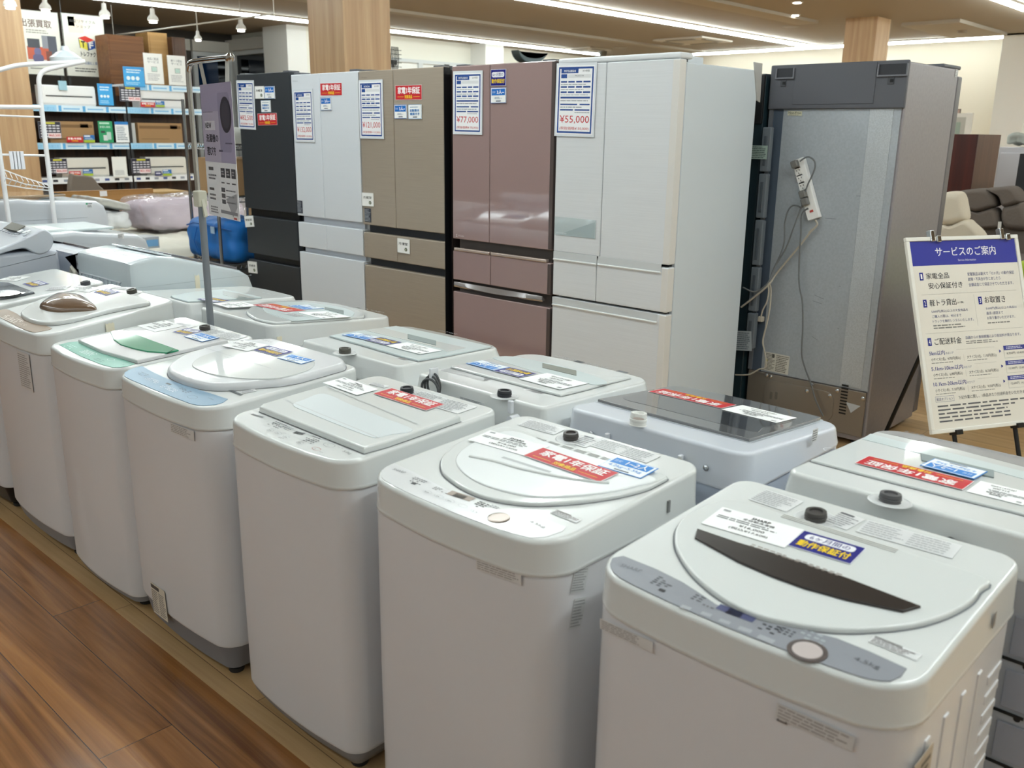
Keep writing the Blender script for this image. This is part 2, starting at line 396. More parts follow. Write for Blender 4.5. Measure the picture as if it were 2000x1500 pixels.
# window wall with white blinds (x = -16.2)
WA = Fr((-16.2, 0, 0), (0, 1, 0), (0, 0, 1))
FRM = mat('cfd3d4', .4); BLIND = mat('f1f1ec', .7); LATCH = mat('3a3a38', .5)
def window_white(n, y0, y1, z0=1.0, z1=3.05):
    b = MB(WA.M); t = .07
    for a in ((y0, y0+t, z0, z1), (y1-t, y1, z0, z1), (y0+t, y1-t, z0, z0+t), (y0+t, y1-t, z1-t, z1), ((y0+y1)/2-.06, (y0+y1)/2+.06, z0+t, z1-t)):
        b.box(a[0], a[1], a[2], a[3], 0, .07, FRM)
    b.box(y0+t, y1-t, z0+t, z1-t, .0, .02, BLIND)
    for yy in (y0+(y1-y0)*.25, y0+(y1-y0)*.75):
        b.box(yy-.07, yy+.07, z1-.14, z1-.05, .02, .09, LATCH); b.box(yy-.02, yy+.02, z1-.2, z1-.14, .02, .05, LATCH)
    struct(b.build('window_%d' % n, smooth=0))
window_white(1, 12.6, 15.7); window_white(2, 16.5, 19.2); window_white(3, 19.35, 21.2)
# night windows at the far left (x = -19) and in the bay (y = 11.2)
NIGHT = mat('05070c', .03, spec=.5); NBLUE = mat('0d2748', .08)
WB = Fr((-19.0, 0, 0), (0, 1, 0), (0, 0, 1))
def window_dark(n, F, a0, a1, z0, z1, blue=None, nm=1):
    b = MB(F.M); t = .09
    b.box(a0, a1, z0, z1, .0, .02, NIGHT)
    for a in ((a0, a0+t, z0, z1), (a1-t, a1, z0, z1), (a0+t, a1-t, z0, z0+t), (a0+t, a1-t, z1-t, z1)):
        b.box(a[0], a[1], a[2], a[3], .02, .1, FRM)
    if blue: b.box(a0+blue[0], a0+blue[1], z0+t, z1-t, .02, .03, NBLUE)
    b.box(a0-.05, a1+.05, z1, z1+.22, .0, .2, mat('c9c6be', .6))      # rolled blind
    struct(b.build('window_%d' % n, smooth=0))
window_dark(4, WB, 9.2, 10.05, .6, 3.1); window_dark(5, WB, 10.2, 11.12, .6, 3.1, (.1, .6))
WC = Fr((0, 11.2, 0), (1, 0, 0), (0, 0, 1))
window_dark(6, WC, -18.9, -17.12, .6, 3.15)
# small sliding window in the back wall at the far right
WD = Fr((0, 20.5, 0), (1, 0, 0), (0, 0, 1))
b = MB(WD.M); x0, z1 = WD.px(1866, 227); x1, _ = WD.px(1889, 227); _, z0 = WD.px(1880, 300)
b.box(x0, x1+.12, z0, z1+.06, 0, .05, mat('e8e8e4', .5)); b.box(x0, x1, z0+.03, z1-.02, .05, .055, mat('b9bab4', .4)); b.box(x0+.03, x1-.09, z0+.05, z1-.12, .055, .06, mat('9fb0a6', .2))
struct(b.build('window_7', smooth=0))
b = MB(WD.M); a, c = WD.px(1866, 213); d, e = WD.px(1876, 224)
b.box(a, d, e, c, 0, .03, mat('6f625a', .6)); b.box(a, d-.015, e+.01, c-.015, .03, .032, mat('b79c94', .6))
tag(b.build('picture_frame', smooth=0), 'tiny framed picture above the sliding window on the right', 'picture')
# ------------------------------------------------------------------ printed matter
RED = 'c4222c'; NAVY = '1d1f7c'; BLUE = '2f86d6'; INK = '2a2a2e'; YEL = 'f4d02c'
rp = random.Random(3)
def red_sticker(f, w, h, parent):
    s = Sheet(f, w, h, 'f1e6e6', rough=.42); s.rect(.008, .02, .992, .98, RED)
    s.text('家電1年保証', .1, .42, .93, .88, 'fbf3f3', bold=.03); s.text('対象商品', .36, .1, .64, .34, YEL, bold=.03)
    s.rect(.08, .2, .32, .225, YEL, 2); s.rect(.68, .2, .92, .225, YEL, 2)
    return s.build('warranty_sticker', parent, label='red sticker with white lettering')
def navy_sticker(f, w, h, parent, tall=False):
    s = Sheet(f, w, h, 'e8e8f2', rough=.42); s.rect(.01, .02, .99, .98, NAVY)
    s.rect(.1, .56, .9, .88, 'f2f2f8', 2, .12); s.text('6ヶ月間の', .18, .61, .82, .83, NAVY, bold=.012)
    s.text('動作保証付', .09, .15, .91, .48, YEL, bold=.03)
    return s.build('warranty_sticker', parent, label='navy sticker with yellow and white lettering')
def blue_sticker(f, w, h, parent, t1='1~2人', t2='4.2kg~5.5kg', hid=True):
    s = Sheet(f, w, h, '3b8ad6', rough=.42); s.rect(.02, .03, .98, .97, 'f3f7fb'); s.rect(.07, .5, .93, .93, BLUE, 2)
    s.text('目安', .12, .63, .28, .8, 'd6e8fa', 4, 0); s.text(t1, .4, .56, .88, .88, 'ffffff', 4, .02)
    s.text(t2, .12, .22, .88, .42, '4a93da', 3, .01); s.rect(.35, .08, .68, .14, '44546a', 3)
    return s.build('capacity_sticker', parent, label='white sticker with blue band')
def paper(f, w, h, parent, brand='SHARP', price='¥16,000', tax='(税込¥17,600)'):
    s = Sheet(f, w, h, 'f7f8f8', rough=.55)
    s.rect(.05, .84, .14, .92, '9a9ca0', 2); s.text(brand, .42, .78, .64, .88, INK, bold=.03); s.text('全自動洗濯機', .34, .65, .72, .75, INK, bold=.01)
    s.lines(.06, .46, .94, .62, 2, '6c6e73', fill=.45, rnd=rp); s.text(price, .38, .29, .68, .4, INK, bold=.01); s.text(tax, .3, .12, .76, .24, INK, bold=.01)
    return s.build('price_sheet', parent)
def notice(f, w, h, parent, rows=7, c='7b7d82', stock=None, name='printed_notice', title=None, cols=1):
    if stock: s = Sheet(f, w, h, stock, rough=.35)
    else:
        s = Sheet(f, w, h, 'dfe0e1', thick=.0003, rough=.35)
    if title: s.rect(.02, .84, .6, .96, title, 2)
    for k in range(cols):
        a = .03+k*.97/cols; s.lines(a, .05, a+.92/cols, .8 if title else .95, rows, c, fill=.42, rnd=rp)
    return s.build(name, parent)
def price_card(f, w, h, parent, price, sub, brand='MITSUBISHI', year='2014年製', model=''):
    s = Sheet(f, w, h, 'dfe4ea', thick=.002, rough=.1, coat=1, n=.002); Bc = '2c4f94'
    s.rect(.04, .03, .96, .965, 'f6f7fa', 1); s.frame(.065, .045, .935, .945, .035, Bc, 2)
    X0, X1 = .13, .87
    s.rect(X0, .86, .56, .92, Bc, 3); s.text(brand, X0+.04, .875, .53, .905, 'ffffff', 5, .01, fit='keep'); s.text(year, .66, .875, .84, .905, '3a3c44', 4, 0, fit='keep')
    s.rect(X0, .795, .28, .85, Bc, 3); s.rect(.31, .8, X1, .845, 'e3e5e8', 3)
    if model: s.text(model, .4, .81, .78, .836, '55585e', 5, 0, fit='keep')
    for y in (.735, .665, .595):
        for a, b_ in ((0, .21), (.25, .47), (.52, .72), (.76, 1)):
            s.rect(X0+a*.74, y, X0+b_*.74, y+.022, Bc, 3, .0)
        s.lines(X0, y-.04, X1, y-.012, 1, '8d929c', fill=.3, rnd=rp)
    s.rect(X0, .52, X1, .545, Bc, 3); s.lines(X0, .47, X1, .51, 1, '8d929c', fill=.3, rnd=rp)
    s.rect(X0, .43, .56, .45, Bc, 3); s.rect(.62, .43, X1, .45, Bc, 3); s.lines(X0, .385, X1, .42, 1, '8d929c', fill=.3, rnd=rp)
    s.rect(X0, .355, .46, .375, Bc, 3); s.rect(.5, .355, X1, .375, Bc, 3); s.lines(.5, .315, X1, .345, 1, '8d929c', fill=.3, rnd=rp)
    s.text(price, .13, .175, .87, .29, 'c93640', 3, .005); s.text('(税抜価格¥ '+sub+')', .13, .085, .87, .135, 'c93640', 3, .0)
    return s.build('price_card', parent, label='laminated price card with red price')
def magnet(f, w, h, parent, kind='people'):
    s = Sheet(f, w, h, 'f3f4f2', thick=.004, rough=.25, n=.001)
    if kind == 'people':
        s.frame(0, 0, 1, 1, .03, '2b6ab8', 1); s.rect(.06, .5, .94, .93, '2a6fc2', 2); s.text('目安', .12, .64, .32, .78, 'cfe1f5', 4, 0); s.text('3人~', .42, .58, .88, .84, 'ffffff', 4, .03)
        s.text('400L~', .25, .25, .75, .4, '4b6a96', 3, .0); s.rect(.35, .1, .68, .16, '44546a', 3)
    elif kind == 'ice':
        s.frame(0, 0, 1, 1, .03, '8fb8dc', 1); s.lines(.15, .76, .85, .88, 1, '9fb4c8', rnd=rp); s.text('自動製氷', .14, .5, .86, .68, '3f83c4', 3, .03); s.text('機能付き', .14, .26, .86, .44, '3f83c4', 3, .03); s.rect(.35, .1, .68, .16, '44546a', 3)
    else:
        s.frame(0, 0, 1, 1, .02, 'c9c9c4', 1); s.text(kind, .12, .55, .86, .75, INK, 3, .01)
        s.rect(.6, .15, .82, .4, '55584e', 2, .3); s.rect(.66, .2, .74, .34, 'b4c0a4', 3)
    return s.build('magnet_card', parent)
# ------------------------------------------------------------------ washing machines
def outl(W, D, rf, rb, bulge, ins=0., n=7):
    w = W/2-ins; y0 = ins; y1 = D-ins; rf = max(rf-ins, .004); rb = max(rb-ins, .004); P = []
    for k in range(13): P.append((-w+rf+(2*w-2*rf)*k/12, y0))
    for k in range(1, n+1): a = math.radians(-90+90*k/n); P.append((w-rf+rf*math.cos(a), y0+rf+rf*math.sin(a)))
    for k in range(n+1): a = math.radians(90*k/n); P.append((w-rb+rb*math.cos(a), y1-rb+rb*math.sin(a)))
    for k in range(n+1): a = math.radians(90+90*k/n); P.append((-w+rb+rb*math.cos(a), y1-rb+rb*math.sin(a)))
    for k in range(n): a = math.radians(180+90*k/n); P.append((-w+rf+rf*math.cos(a), y0+rf+rf*math.sin(a)))
    return [(x, y-bulge*(1-(x/(W/2))**2)*max(0, (.6*D-y)/(.6*D))) for x, y in P]
class Mac: pass
def machine(label, x0, x1, y0, y1, zs, zf, zb, face=-1, rf=.075, rb=.045, bulge=.022, body=BODY, deck=WHITE, zbot=.035, basec=None, bev=.010, taper=.004, zbase=.07, group=None):
    m = Mac(); W = x1-x0; D = y1-y0; xc = (x0+x1)/2
    rz = 0 if face < 0 else math.pi
    loc = (xc, y0 if face < 0 else y1, 0)
    m.r = root('washing_machine', label, 'washing machine', loc, rz, group); m.W, m.D = W, D
    m.M = WM[m.r.name]; m.zf, m.zb, m.zs = zf, zb, zs; m.rf, m.rb, m.bulge, m.tp, m.bev = rf, rb, bulge, taper, bev
    zt = lambda y, a=0.: zf+(zb-zf)*min(max(y/D, -.1), 1)
    if basec is None: basec = mat('8c8d92', .5)
    # cabinet
    b = MB(m.M); rings = []
    zlo = zbase if zbot < zbase else zbot
    for z, i in ((zlo, .008), (zlo+.012, .004), (zs*.5, .0025), (zs-.012, .004), (zs-.006, .008)):
        rings.append([(x, y, z) for x, y in outl(W, D, rf*.86, rb, bulge, i+.002)])
    b.loft(rings, body); b.build('cabinet', m.r, 50)
    # plastic base and feet
    b = MB(m.M); rings = [[(x, y, z) for x, y in outl(W, D, rf*.8, rb, bulge, i)] for z, i in ((.026, .05), (.03, .03), (zlo-.02, .018), (zlo, .012))]
    b.loft(rings, basec); b.build('base', m.r, 50)
    for sx in (-1, 1):
        for yy in (.06, D-.06):
            b = MB(m.M); b.lathe([(.02, 0), (.022, .004), (.022, .014), (.014, .016), (.014, .04)], (sx*(W/2-.07), yy, 0), RUBBER, 16); b.build('foot', m.r)
    # top deck
    b = MB(m.M); rings = []
    def ring(i, fz): rings.append([(x, y, fz(y)) for x, y in outl(W, D, rf, rb, bulge, i)])
    ring(.010, lambda y: zs-.006); ring(.001, lambda y: zs-.004); ring(0, lambda y: zs-.001); ring(.0, lambda y: zs+.003); ring(.0015, lambda y: zs+.006)
    ring(taper, lambda y: zt(y)-bev)
    for k in range(1, 5):
        a = k/4*math.pi/2; ring(taper+bev*(1-math.cos(a)), lambda y, a=a: zt(y)-bev+bev*math.sin(a))
    b.loft(rings, deck); m.deck = b.build('top_cover', m.r, 35)
    O = m.M @ Vector((0, 0, zf)); U = (m.M.to_3x3() @ Vector((1, 0, 0))); V = m.M.to_3x3() @ Vector((0, D, zb-zf))
    m.T = Fr(O, U, V); m.n = 0.
    m.F = Fr(m.M @ Vector((0, -bulge*.6, 0)), U, (0, 0, 1))          # front face plane
    def front_at(px):                                                # plane touching the bowed front under a point
        x = m.F.px(*px)[0]
        for _ in range(3):
            y = -bulge*(1-(x/(W/2))**2)+.0052; k = bulge*8*x/W**2; f = Fr(m.M @ Vector((x, y, 0)), m.M.to_3x3() @ Vector((1, k, 0)), (0, 0, 1)); x += f.px(*px)[0]
        return f
    m.front_at = front_at
    return m
def lid(m, P, h=.012, mt=None, r=.006, sm=True, parent=None, name='lid', n0=0., groove=GROOVE, px=True, sub=4, gw=.003):
    Q = m.T.pts(P, n0+h*.5) if px else P
    if sm: Q = smooth_poly(Q, sub)
    Q = clampq(m, Q, not sm, .004)
    Q = ccw(Q); par = parent or m.r
    b = MB(m.T.M); b.pad(Q, n0, n0+h, mt or WHITE, r)
    if groove: b.poly(inset(Q, -gw), n0+.0008, groove)
    return b.build(name, par, 45)
def clampq(m, Q, dense=True, extra=0.):
    """keep an outline on the flat part of the machine's top"""
    C = ccw(outl(m.W, m.D, m.rf, m.rb, m.bulge, m.tp+m.bev*.7+extra, 7)); n = len(C); P = []
    if dense:
        for i in range(len(Q)):
            a, b = Vector(Q[i]), Vector(Q[(i+1) % len(Q)]); k = max(1, int((b-a).length/.02))
            P += [tuple(a.lerp(b, j/k)) for j in range(k)]
    else: P = list(Q)
    out = []
    for p in P:
        q = Vector(p); ins = all((C[(i+1) % n][0]-C[i][0])*(p[1]-C[i][1])-(C[(i+1) % n][1]-C[i][1])*(p[0]-C[i][0]) >= 0 for i in range(n))
        if not ins:
            best = None
            for i in range(n):
                a, b = Vector(C[i]), Vector(C[(i+1) % n]); d = b-a; t = max(0, min(1, (q-a).dot(d)/max(1e-9, d.length_squared))); r = a+d*t
                if best is None or (r-q).length < best[0]: best = ((r-q).length, r)
            q = best[1]
        if not out or (Vector(out[-1])-q).length > .0012: out.append(tuple(q))
    while len(out) > 3 and (Vector(out[-1])-Vector(out[0])).length < .0012: out.pop()
    return out
def pad_px(m, P, n0, n1, mt, name, parent=None, r=.002, sm=False, sub=4):
    Q = m.T.pts(P, n0); Q = clampq(m, smooth_poly(Q, sub) if sm else Q, not sm)
    b = MB(m.T.M); b.pad(ccw(Q), n0, n1, mt, r); return b.build(name, parent or m.r, 45)
def st(m, kind, P, n=.0006, parent=None, fr=None, **k):
    f, w, h = (fr or m.T).sub(P[0], P[1], P[2], n); return kind(f, w, h, parent or m.r, **k)
def cap(m, P, r=.019, h=.016, mt=None, n=0., well=True, name='water_inlet'):
    u, v = m.T.px(*P[0], n+h*.5); mt = mt or mat('4a4745', .4); b = MB(m.T.M); h = min(h, .017) if well else h
    if well: b.lathe([(r*1.75, n+.0004), (r*1.9, n+.001), (r*1.75, n+.0022), (r*1.6, n+.0010)], (u, v, 0), mat('cfd1d2', .35), 28)
    b.lathe([(r, n), (r*.92, n+.002), (r*.92, n+h*.3), (r*.98, n+h*.35), (r*.98, n+h*.5), (r*.9, n+h*.55), (r*.96, n+h*.62), (r*.9, n+h), (r*.6, n+h), (r*.56, n+h*.8), (.001, n+h*.8)], (u, v, 0), mt, 24)
    return b.build(name, m.r, 35)
def marks(m, items, name='panel_print', n=.001, parent=None, fr=None, c='6a6b70'):
    """items: (kind, px points..., color) small printed marks lying on the plane"""
    T = fr or m.T; main = MB(T.M)
    for it in items:
        b = main
        own = 'button' if it[0] == 'ring' else 'display' if it[0] == 'bar' and it[-1] in ('101012', '0e0e12', '1c1c20', '26282c', '3c3f44') else None
        if own: b = MB(T.M)
        k = it[0]; cc = mat(it[-1] if isinstance(it[-1], str) else c, .4)
        if k == 'bar':                       # TL, TR, BL
            f, w, h = T.sub(it[1], it[2], it[3]); u, v = T.px(*it[3]); bb = [(0,0,0),(w,0,0),(w,h,0),(0,h,0)]
            L = [T.M.inverted() @ (f.M @ Vector(p)) for p in bb]; b.add([(p.x, p.y, n) for p in L], [(0,1,2,3)], cc)
        elif k == 'dot':
            u, v = T.px(*it[1]); b.poly(ell(u, v, it[2], it[3]), n, cc)
        elif k == 'ring':
            u, v = T.px(*it[1]); R = it[2]; rv = it[3]; P1 = ell(u, v, R, rv, 28); P2 = ell(u, v, R-.0011, rv-.0011, 28)
            b.add([(x, y, n) for x, y in P1]+[(x, y, n) for x, y in P2], [(i, (i+1) % 28, 28+(i+1) % 28, 28+i) for i in range(28)], cc)
        elif k == 'txt':                     # body, TL, TR, BL
            f, w, h = T.sub(it[2], it[3], it[4]); v, fc, a0, a1, b0, b1 = text_mesh(it[1])
            L = [T.M.inverted() @ (f.M @ Vector(((x-a0)/(a1-a0)*w, (y-b0)/(b1-b0)*h, 0))) for x, y in v]
            b.add([(p.x, p.y, n) for p in L], fc, cc)
        elif k == 'mini':                    # cluster of tiny marks: center, w, h, rows, cols
            u, v = T.px(*it[1]); w, h, R, Cc = it[2:6]
            for i in range(R):
                for j in range(Cc):
                    if rp.random() < .2: continue
                    x = u-w/2+w*j/Cc; y = v-h/2+h*i/R; ww = w/Cc*(.45+.4*rp.random()); hh = h/R*.5
                    b.add([(x, y, n), (x+ww, y, n), (x+ww, y+hh, n), (x, y+hh, n)], [(0,1,2,3)], cc)
        if own: b.build(own, parent or m.r, 0)
    return main.build(name, parent or m.r, 0)
def tape(M, x, y0, z0, w, h, parent, normal='x'):
    """strip of masking tape on a side, with a torn top edge"""
    b = MB(M); P = [(0, 0), (w, 0), (w, h*.9), (w*.85, h), (w*.7, h*.93), (w*.45, h*.97), (w*.2, h*.91), (0, h)]
    b.add([(x+.002, y0+a, z0+c) for a, c in P]+[(x, y0+a, z0+c) for a, c in P], [list(range(8))]+[[i+8, (i+1) % 8+8, (i+1) % 8, i] for i in range(8)], TAPE)
    return b.build('masking_tape', parent, 0)
# ------------------------------------------------------------------ front row (facing the aisle), right to left
def front_label(m, TL, TR, BL, rows=5):
    return st(m, notice, (TL, TR, BL), .0012, fr=m.front_at(((TR[0]+BL[0])/2, (TR[1]+BL[1])/2)), rows=rows, c='a29c99', stock='dcdad8', name='caution_label')
LIDW = mat('dbdfde', .36, coat=.9)
# F6 grey control panel, dark strip on the lid
m = machine('white washing machine with grey control panel and a dark brown strip across its round lid', -.845, -.312, 1.088, 1.585, .75, .812, .836)
l = lid(m, cM(680,88,500,140,430,200,413,262,430,330,500,430,620,530,780,612,1000,662,1200,681,1450,665,1620,625,1750,560,1800,500,1815,440,1400,310,1000,188), .009, LIDW, .004)
m.n = .0095
pad_px(m, cM(515,222,700,285,900,345,1200,448,1530,575,1450,598,1200,545,1000,490,850,435,700,370,505,262), m.n, m.n+.004, mat('2a2320', .35, coat=.2), 'lid_handle', l, .0015)
marks(m, [('mini', cM(960,390)[0], .16, .012, 2, 14, '8a7f7a')], 'handle_print', m.n+.0043, l)
st(m, paper, cM(630,140,1000,245,535,215), m.n)
st(m, navy_sticker, cM(1000,248,1280,330,930,318), m.n)
pnl = pad_px(m, cM(180,340,130,350,92,378,85,400,95,425,130,455,300,530,500,620,700,712,900,800,1080,872,1250,935,1310,945,1360,940,1400,925,1440,890,1468,852,1300,775,1150,715,980,672,820,640,700,605,600,560,520,505,450,460,330,400), .0003, .0014, mat('8f9299', .35), 'control_panel', None, .0006)
marks(m, [('bar', *cM(622,562,788,625,605,585), '4d5176'), ('bar', *cM(665,580,730,603,650,605), '0e0e12'),
  ('txt', 'SHARP', *cM(178,378,270,408,172,392), '6c6e74'), ('txt', '4.5kg', *cM(1235,800,1352,845,1228,822), '5a5c62'),
  ('mini', cM(365,465)[0], .035, .03, 5, 3, '55575d'), ('bar', *cM(348,490,375,500,342,502), '2c2d33'), ('mini', cM(525,535)[0], .02, .02, 3, 2, '5c5e64'), ('mini', cM(570,572)[0], .02, .008, 1, 3),
  ('mini', cM(850,670)[0], .028, .028, 4, 3, '33353b'), ('mini', cM(930,690)[0], .025, .02, 3, 3, '4c4e55'), ('mini', cM(1050,710)[0], .04, .03, 3, 4, 'a9b0b5')]
  + [('bar', *P, 'a5a8ae') for P in (cM(448,565,492,580,445,580), cM(540,595,585,610,537,610), cM(622,628,670,645,620,643), cM(710,662,768,682,707,680), cM(800,700,872,728,798,722))], 'panel_print', .0019, pnl)
u, v = m.T.px(*cM(1015,775)[0]); b = MB(m.T.M); b.lathe([(.0275, .0014), (.0275, .0024), (.0225, .0026), (.0215, .0016)], (u, v, 0), mat('5e5654', .3), 32); b.build('power_ring', pnl)
b = MB(m.T.M); b.lathe([(.0205, .0014), (.0205, .003), (.018, .0036)], (u, v, 0), mat('c2b7b5', .3), 32); b.build('power_button', pnl)
cap(m, cM(1055,148), .0205, .022)
st(m, notice, cM(830,40,1000,95,750,85), .0006, rows=8, c='a8aaac'); st(m, notice, cM(1175,140,1280,178,1100,190), .0006, rows=6, c='8a8c90', title='6c6e73')
st(m, notice, cM(1290,178,1720,295,1215,225), .0006, rows=6, c='b2b4b6', cols=2)
b = MB(m.T.M); 
for i in range(9):
    q = cM(935+i*57, 182+i*18)[0]; u, v = m.T.px(*q)
    for k in range(3): b.box(u-.012, u+.012, v-k*.006, v-k*.006+.003, .0095, .0102, mat('cfcfcb', .5))
b.build('vent_slots', l, 0)
st(m, notice, cM(1320,705,1540,792,1300,735), .0006, rows=3, c='6c6668', title='5b5556', name='feature_badge')
front_label(m, *cM(78,620,318,728,82,668)); f6w = st(m, notice, cM(882,1003,1235,1160,876,1068), .0012, fr=m.front_at(cM(1055,1110)[0]), rows=4, c='9c9694', stock='d6d4d2', name='caution_label')
marks(m, [('txt', '△', *cM(885,1030,935,1052,882,1085), '55504e'), ('bar', *cM(907,1045,913,1047,906,1068), '55504e')], 'warning_mark', .0016, fr=m.front_at(cM(1055,1110)[0]))
X6 = Fr((-.312, 0, 0), (0,1,0), (0,0,1))
b = MB(X6.M); b.box(1.42, 1.432, .775, .80, 0, .0006, mat('8e8a86', .5)); b.build('side_slot', m.r, 0)
rib = MB(X6.M)
for k in range(4): rib.box(1.18+k*.075, 1.20+k*.075, .10, .70, -.012, -.003, BODY, .003)
for k in range(14): rib.box(1.47, 1.54, .18+k*.036, .196+k*.036, -.012, -.003, BODY, .002)
rib.build('pressed_ribs', m.r)
hd = MB(X6.M); hd.box(1.13, 1.20, .55, .69, 0, .0012, mat('b9ab98', .5)); hd.box(1.135, 1.195, .52, .57, 0, .004, mat('dfe2e4', .3), .002)
for k in range(9): hd.box(1.14+.05*rp.random(), 1.15+.045*rp.random()+.01, .575+k*.012, .582+k*.012, .0012, .0016, mat('6d655a', .6))
hd.build('side_label', m.r, 0)
# F5 round lid, red sticker
m = machine('white washing machine with a round lid carrying red and blue stickers and a beige display', -1.442, -.922, 1.088, 1.585, .75, .815, .838)
m5 = m
l = lid(m, cL(838,102,700,135,560,190,490,242,460,292,468,350,520,400,600,450,700,490,850,521,1000,531,1200,521,1400,495,1560,460,1670,420,1725,380,1400,275,1100,182), .008, LIDW, .004)
pad_px(m, cL(860,125,700,165,600,215,550,262,548,310,600,370,700,425,850,470,1000,492,1200,488,1400,465,1560,430,1660,390,1400,300,1100,205), .008, .0115, mat('e6eaeb', .3, coat=.5), 'lid_window', l, .003, True)
m.n = .0118
marks(m, [('bar', *cL(812,290,1080,375,805,300), 'b4b8ba')], 'lid_print', m.n, l)
Hc = m.T.pts(cL(620,262,760,290,900,330,1100,372,1300,402,1400,410), m.n); b = MB(m.T.M)
b.tube([(x, y, m.n) for x, y in smooth_poly(Hc, 4, False)], .0035, LIDW, 8); b.build('handle_ridge', l)
st(m, paper, cL(735,145,1065,235,630,203), m.n)
st(m, blue_sticker, cL(1435,292,1675,362,1335,345), m.n)
st(m, red_sticker, cL(1030,245,1455,390,915,288), m.n+.0012)
pnl = pad_px(m, cL(110,340,92,360,100,382,300,475,500,562,700,650,850,695,960,718,1050,712,1140,680,1160,655,1000,600,700,545,480,440,300,345,200,300), .0001, .0008, mat('e6e8ea', .18, coat=.6), 'control_panel', None, .0003)
marks(m, [('bar', *cL(525,455,655,497,500,477), 'a3958a'), ('bar', *cL(550,468,612,488,535,488), '101012'),
  ('txt', 'SHARP', *cL(205,330,270,352,200,342), '77797e'), ('mini', cL(335,400)[0], .04, .025, 4, 6, '5d5f64'), ('bar', *cL(305,408,330,416,297,418), '2c2d33'), ('mini', cL(445,445)[0], .022, .014, 3, 3, '77797e'), ('mini', cL(482,466)[0], .018, .004, 1, 3),
  ('mini', cL(690,535)[0], .03, .026, 4, 3, '33353b'), ('mini', cL(760,548)[0], .022, .016, 3, 3, '6c6e74'), ('txt', '4.5kg', *cL(965,622,1050,658,955,634), '6c6e74')]
  + [('ring', cL(x, y)[0], .012, .006, 'b9bcc0') for x, y in ((385,462),(450,487),(512,512),(582,540),(655,572))] + [('mini', cL(x, y)[0], .012, .005, 1, 3, '77797e') for x, y in ((385,462),(450,487),(512,512),(582,540),(655,572))], 'panel_print', .0013, pnl)
u, v = m.T.px(*cL(785,607)[0]); b = MB(m.T.M); b.lathe([(.0215, .0008), (.0215, .002), (.017, .0026), (.015, .002)], (u, v, 0), mat('8f8178', .2, metal=.4), 32); b.build('power_button', pnl)
cap(m, cL(1185,143), .0185, .02)
st(m, notice, cL(960,58,1160,112,905,92), .0006, rows=7, c='a0a2a4'); st(m, notice, cL(1268,146,1360,172,1190,192), .0006, rows=5, c='8a8c90', title='6c6e73')
st(m, notice, cL(1370,165,1690,262,1300,205), .0006, rows=6, c='9da0a2', cols=2)
st(m, notice, cL(1105,562,1250,618,1085,585), .0006, rows=3, c='77706f', title='5f4f4c', name='feature_badge')
b = MB(m.T.M)
for i in range(8):
    u, v = m.T.px(*cL(1020+i*75, 185+i*22)[0])
    for k in range(3): b.box(u-.014, u+.014, v-k*.005, v-k*.005+.002, .0086, .0092, mat('c4c5c3', .5))
b.build('vent_slots', l, 0)
front_label(m, *cL(660,820,912,905,655,885))
X5 = Fr((-.922, 0, 0), (0,1,0), (0,0,1)); X5b_ = Fr((-.9275, 0, 0), (0,1,0), (0,0,1))
b = MB(X5.M); b.box(1.445, 1.453, .772, .797, -.004, .0008, mat('7f8080', .5)); b.build('side_slot', m.r, 0)
for P in (cL(1208,882,1288,872,1208,1020), cL(1205,1055,1272,1042,1202,1222)):
    f, w, h = X5b_.sub(*P, .0); notice(f, w, h, m.r, 9, 'a2a4a6', 'd4d6d6', 'side_label')
# F4 square lid, 5.0 kg
m = machine('white washing machine with a square lid and one red sticker between two round lidded ones', -2.005, -1.505, 1.09, 1.58, .75, .812, .832, rf=.06)
lidP = cK(243,288,262,270,500,196,700,140,952,103,1300,225,1728,378,1715,392,1400,470,1030,570,985,583,800,510,500,390)
l = lid(m, lidP, .016, LIDW, .006, sm=False)
m.n = .0162
pad_px(m, cK(480,262,560,222,700,180,900,262,1100,342,1330,435,1180,470,1090,488,1030,486,800,400,600,318), .016, .0175, mat('dbe3e6', .3, coat=.5), 'lid_window', l, .001, True)
marks(m, [('bar', *cK(722,170,1372,442,720,173), 'a9acae'), ('bar', *cK(430,262,1105,545,428,266), 'c3c6c8')], 'lid_crease', .0177, l)
st(m, paper, cK(848,108,1092,194,720,156), .0178, brand='YAMADA', price='¥15,000', tax='(税込¥16,500)')
st(m, red_sticker, cK(1185,186,1560,305,1042,222), .0178)
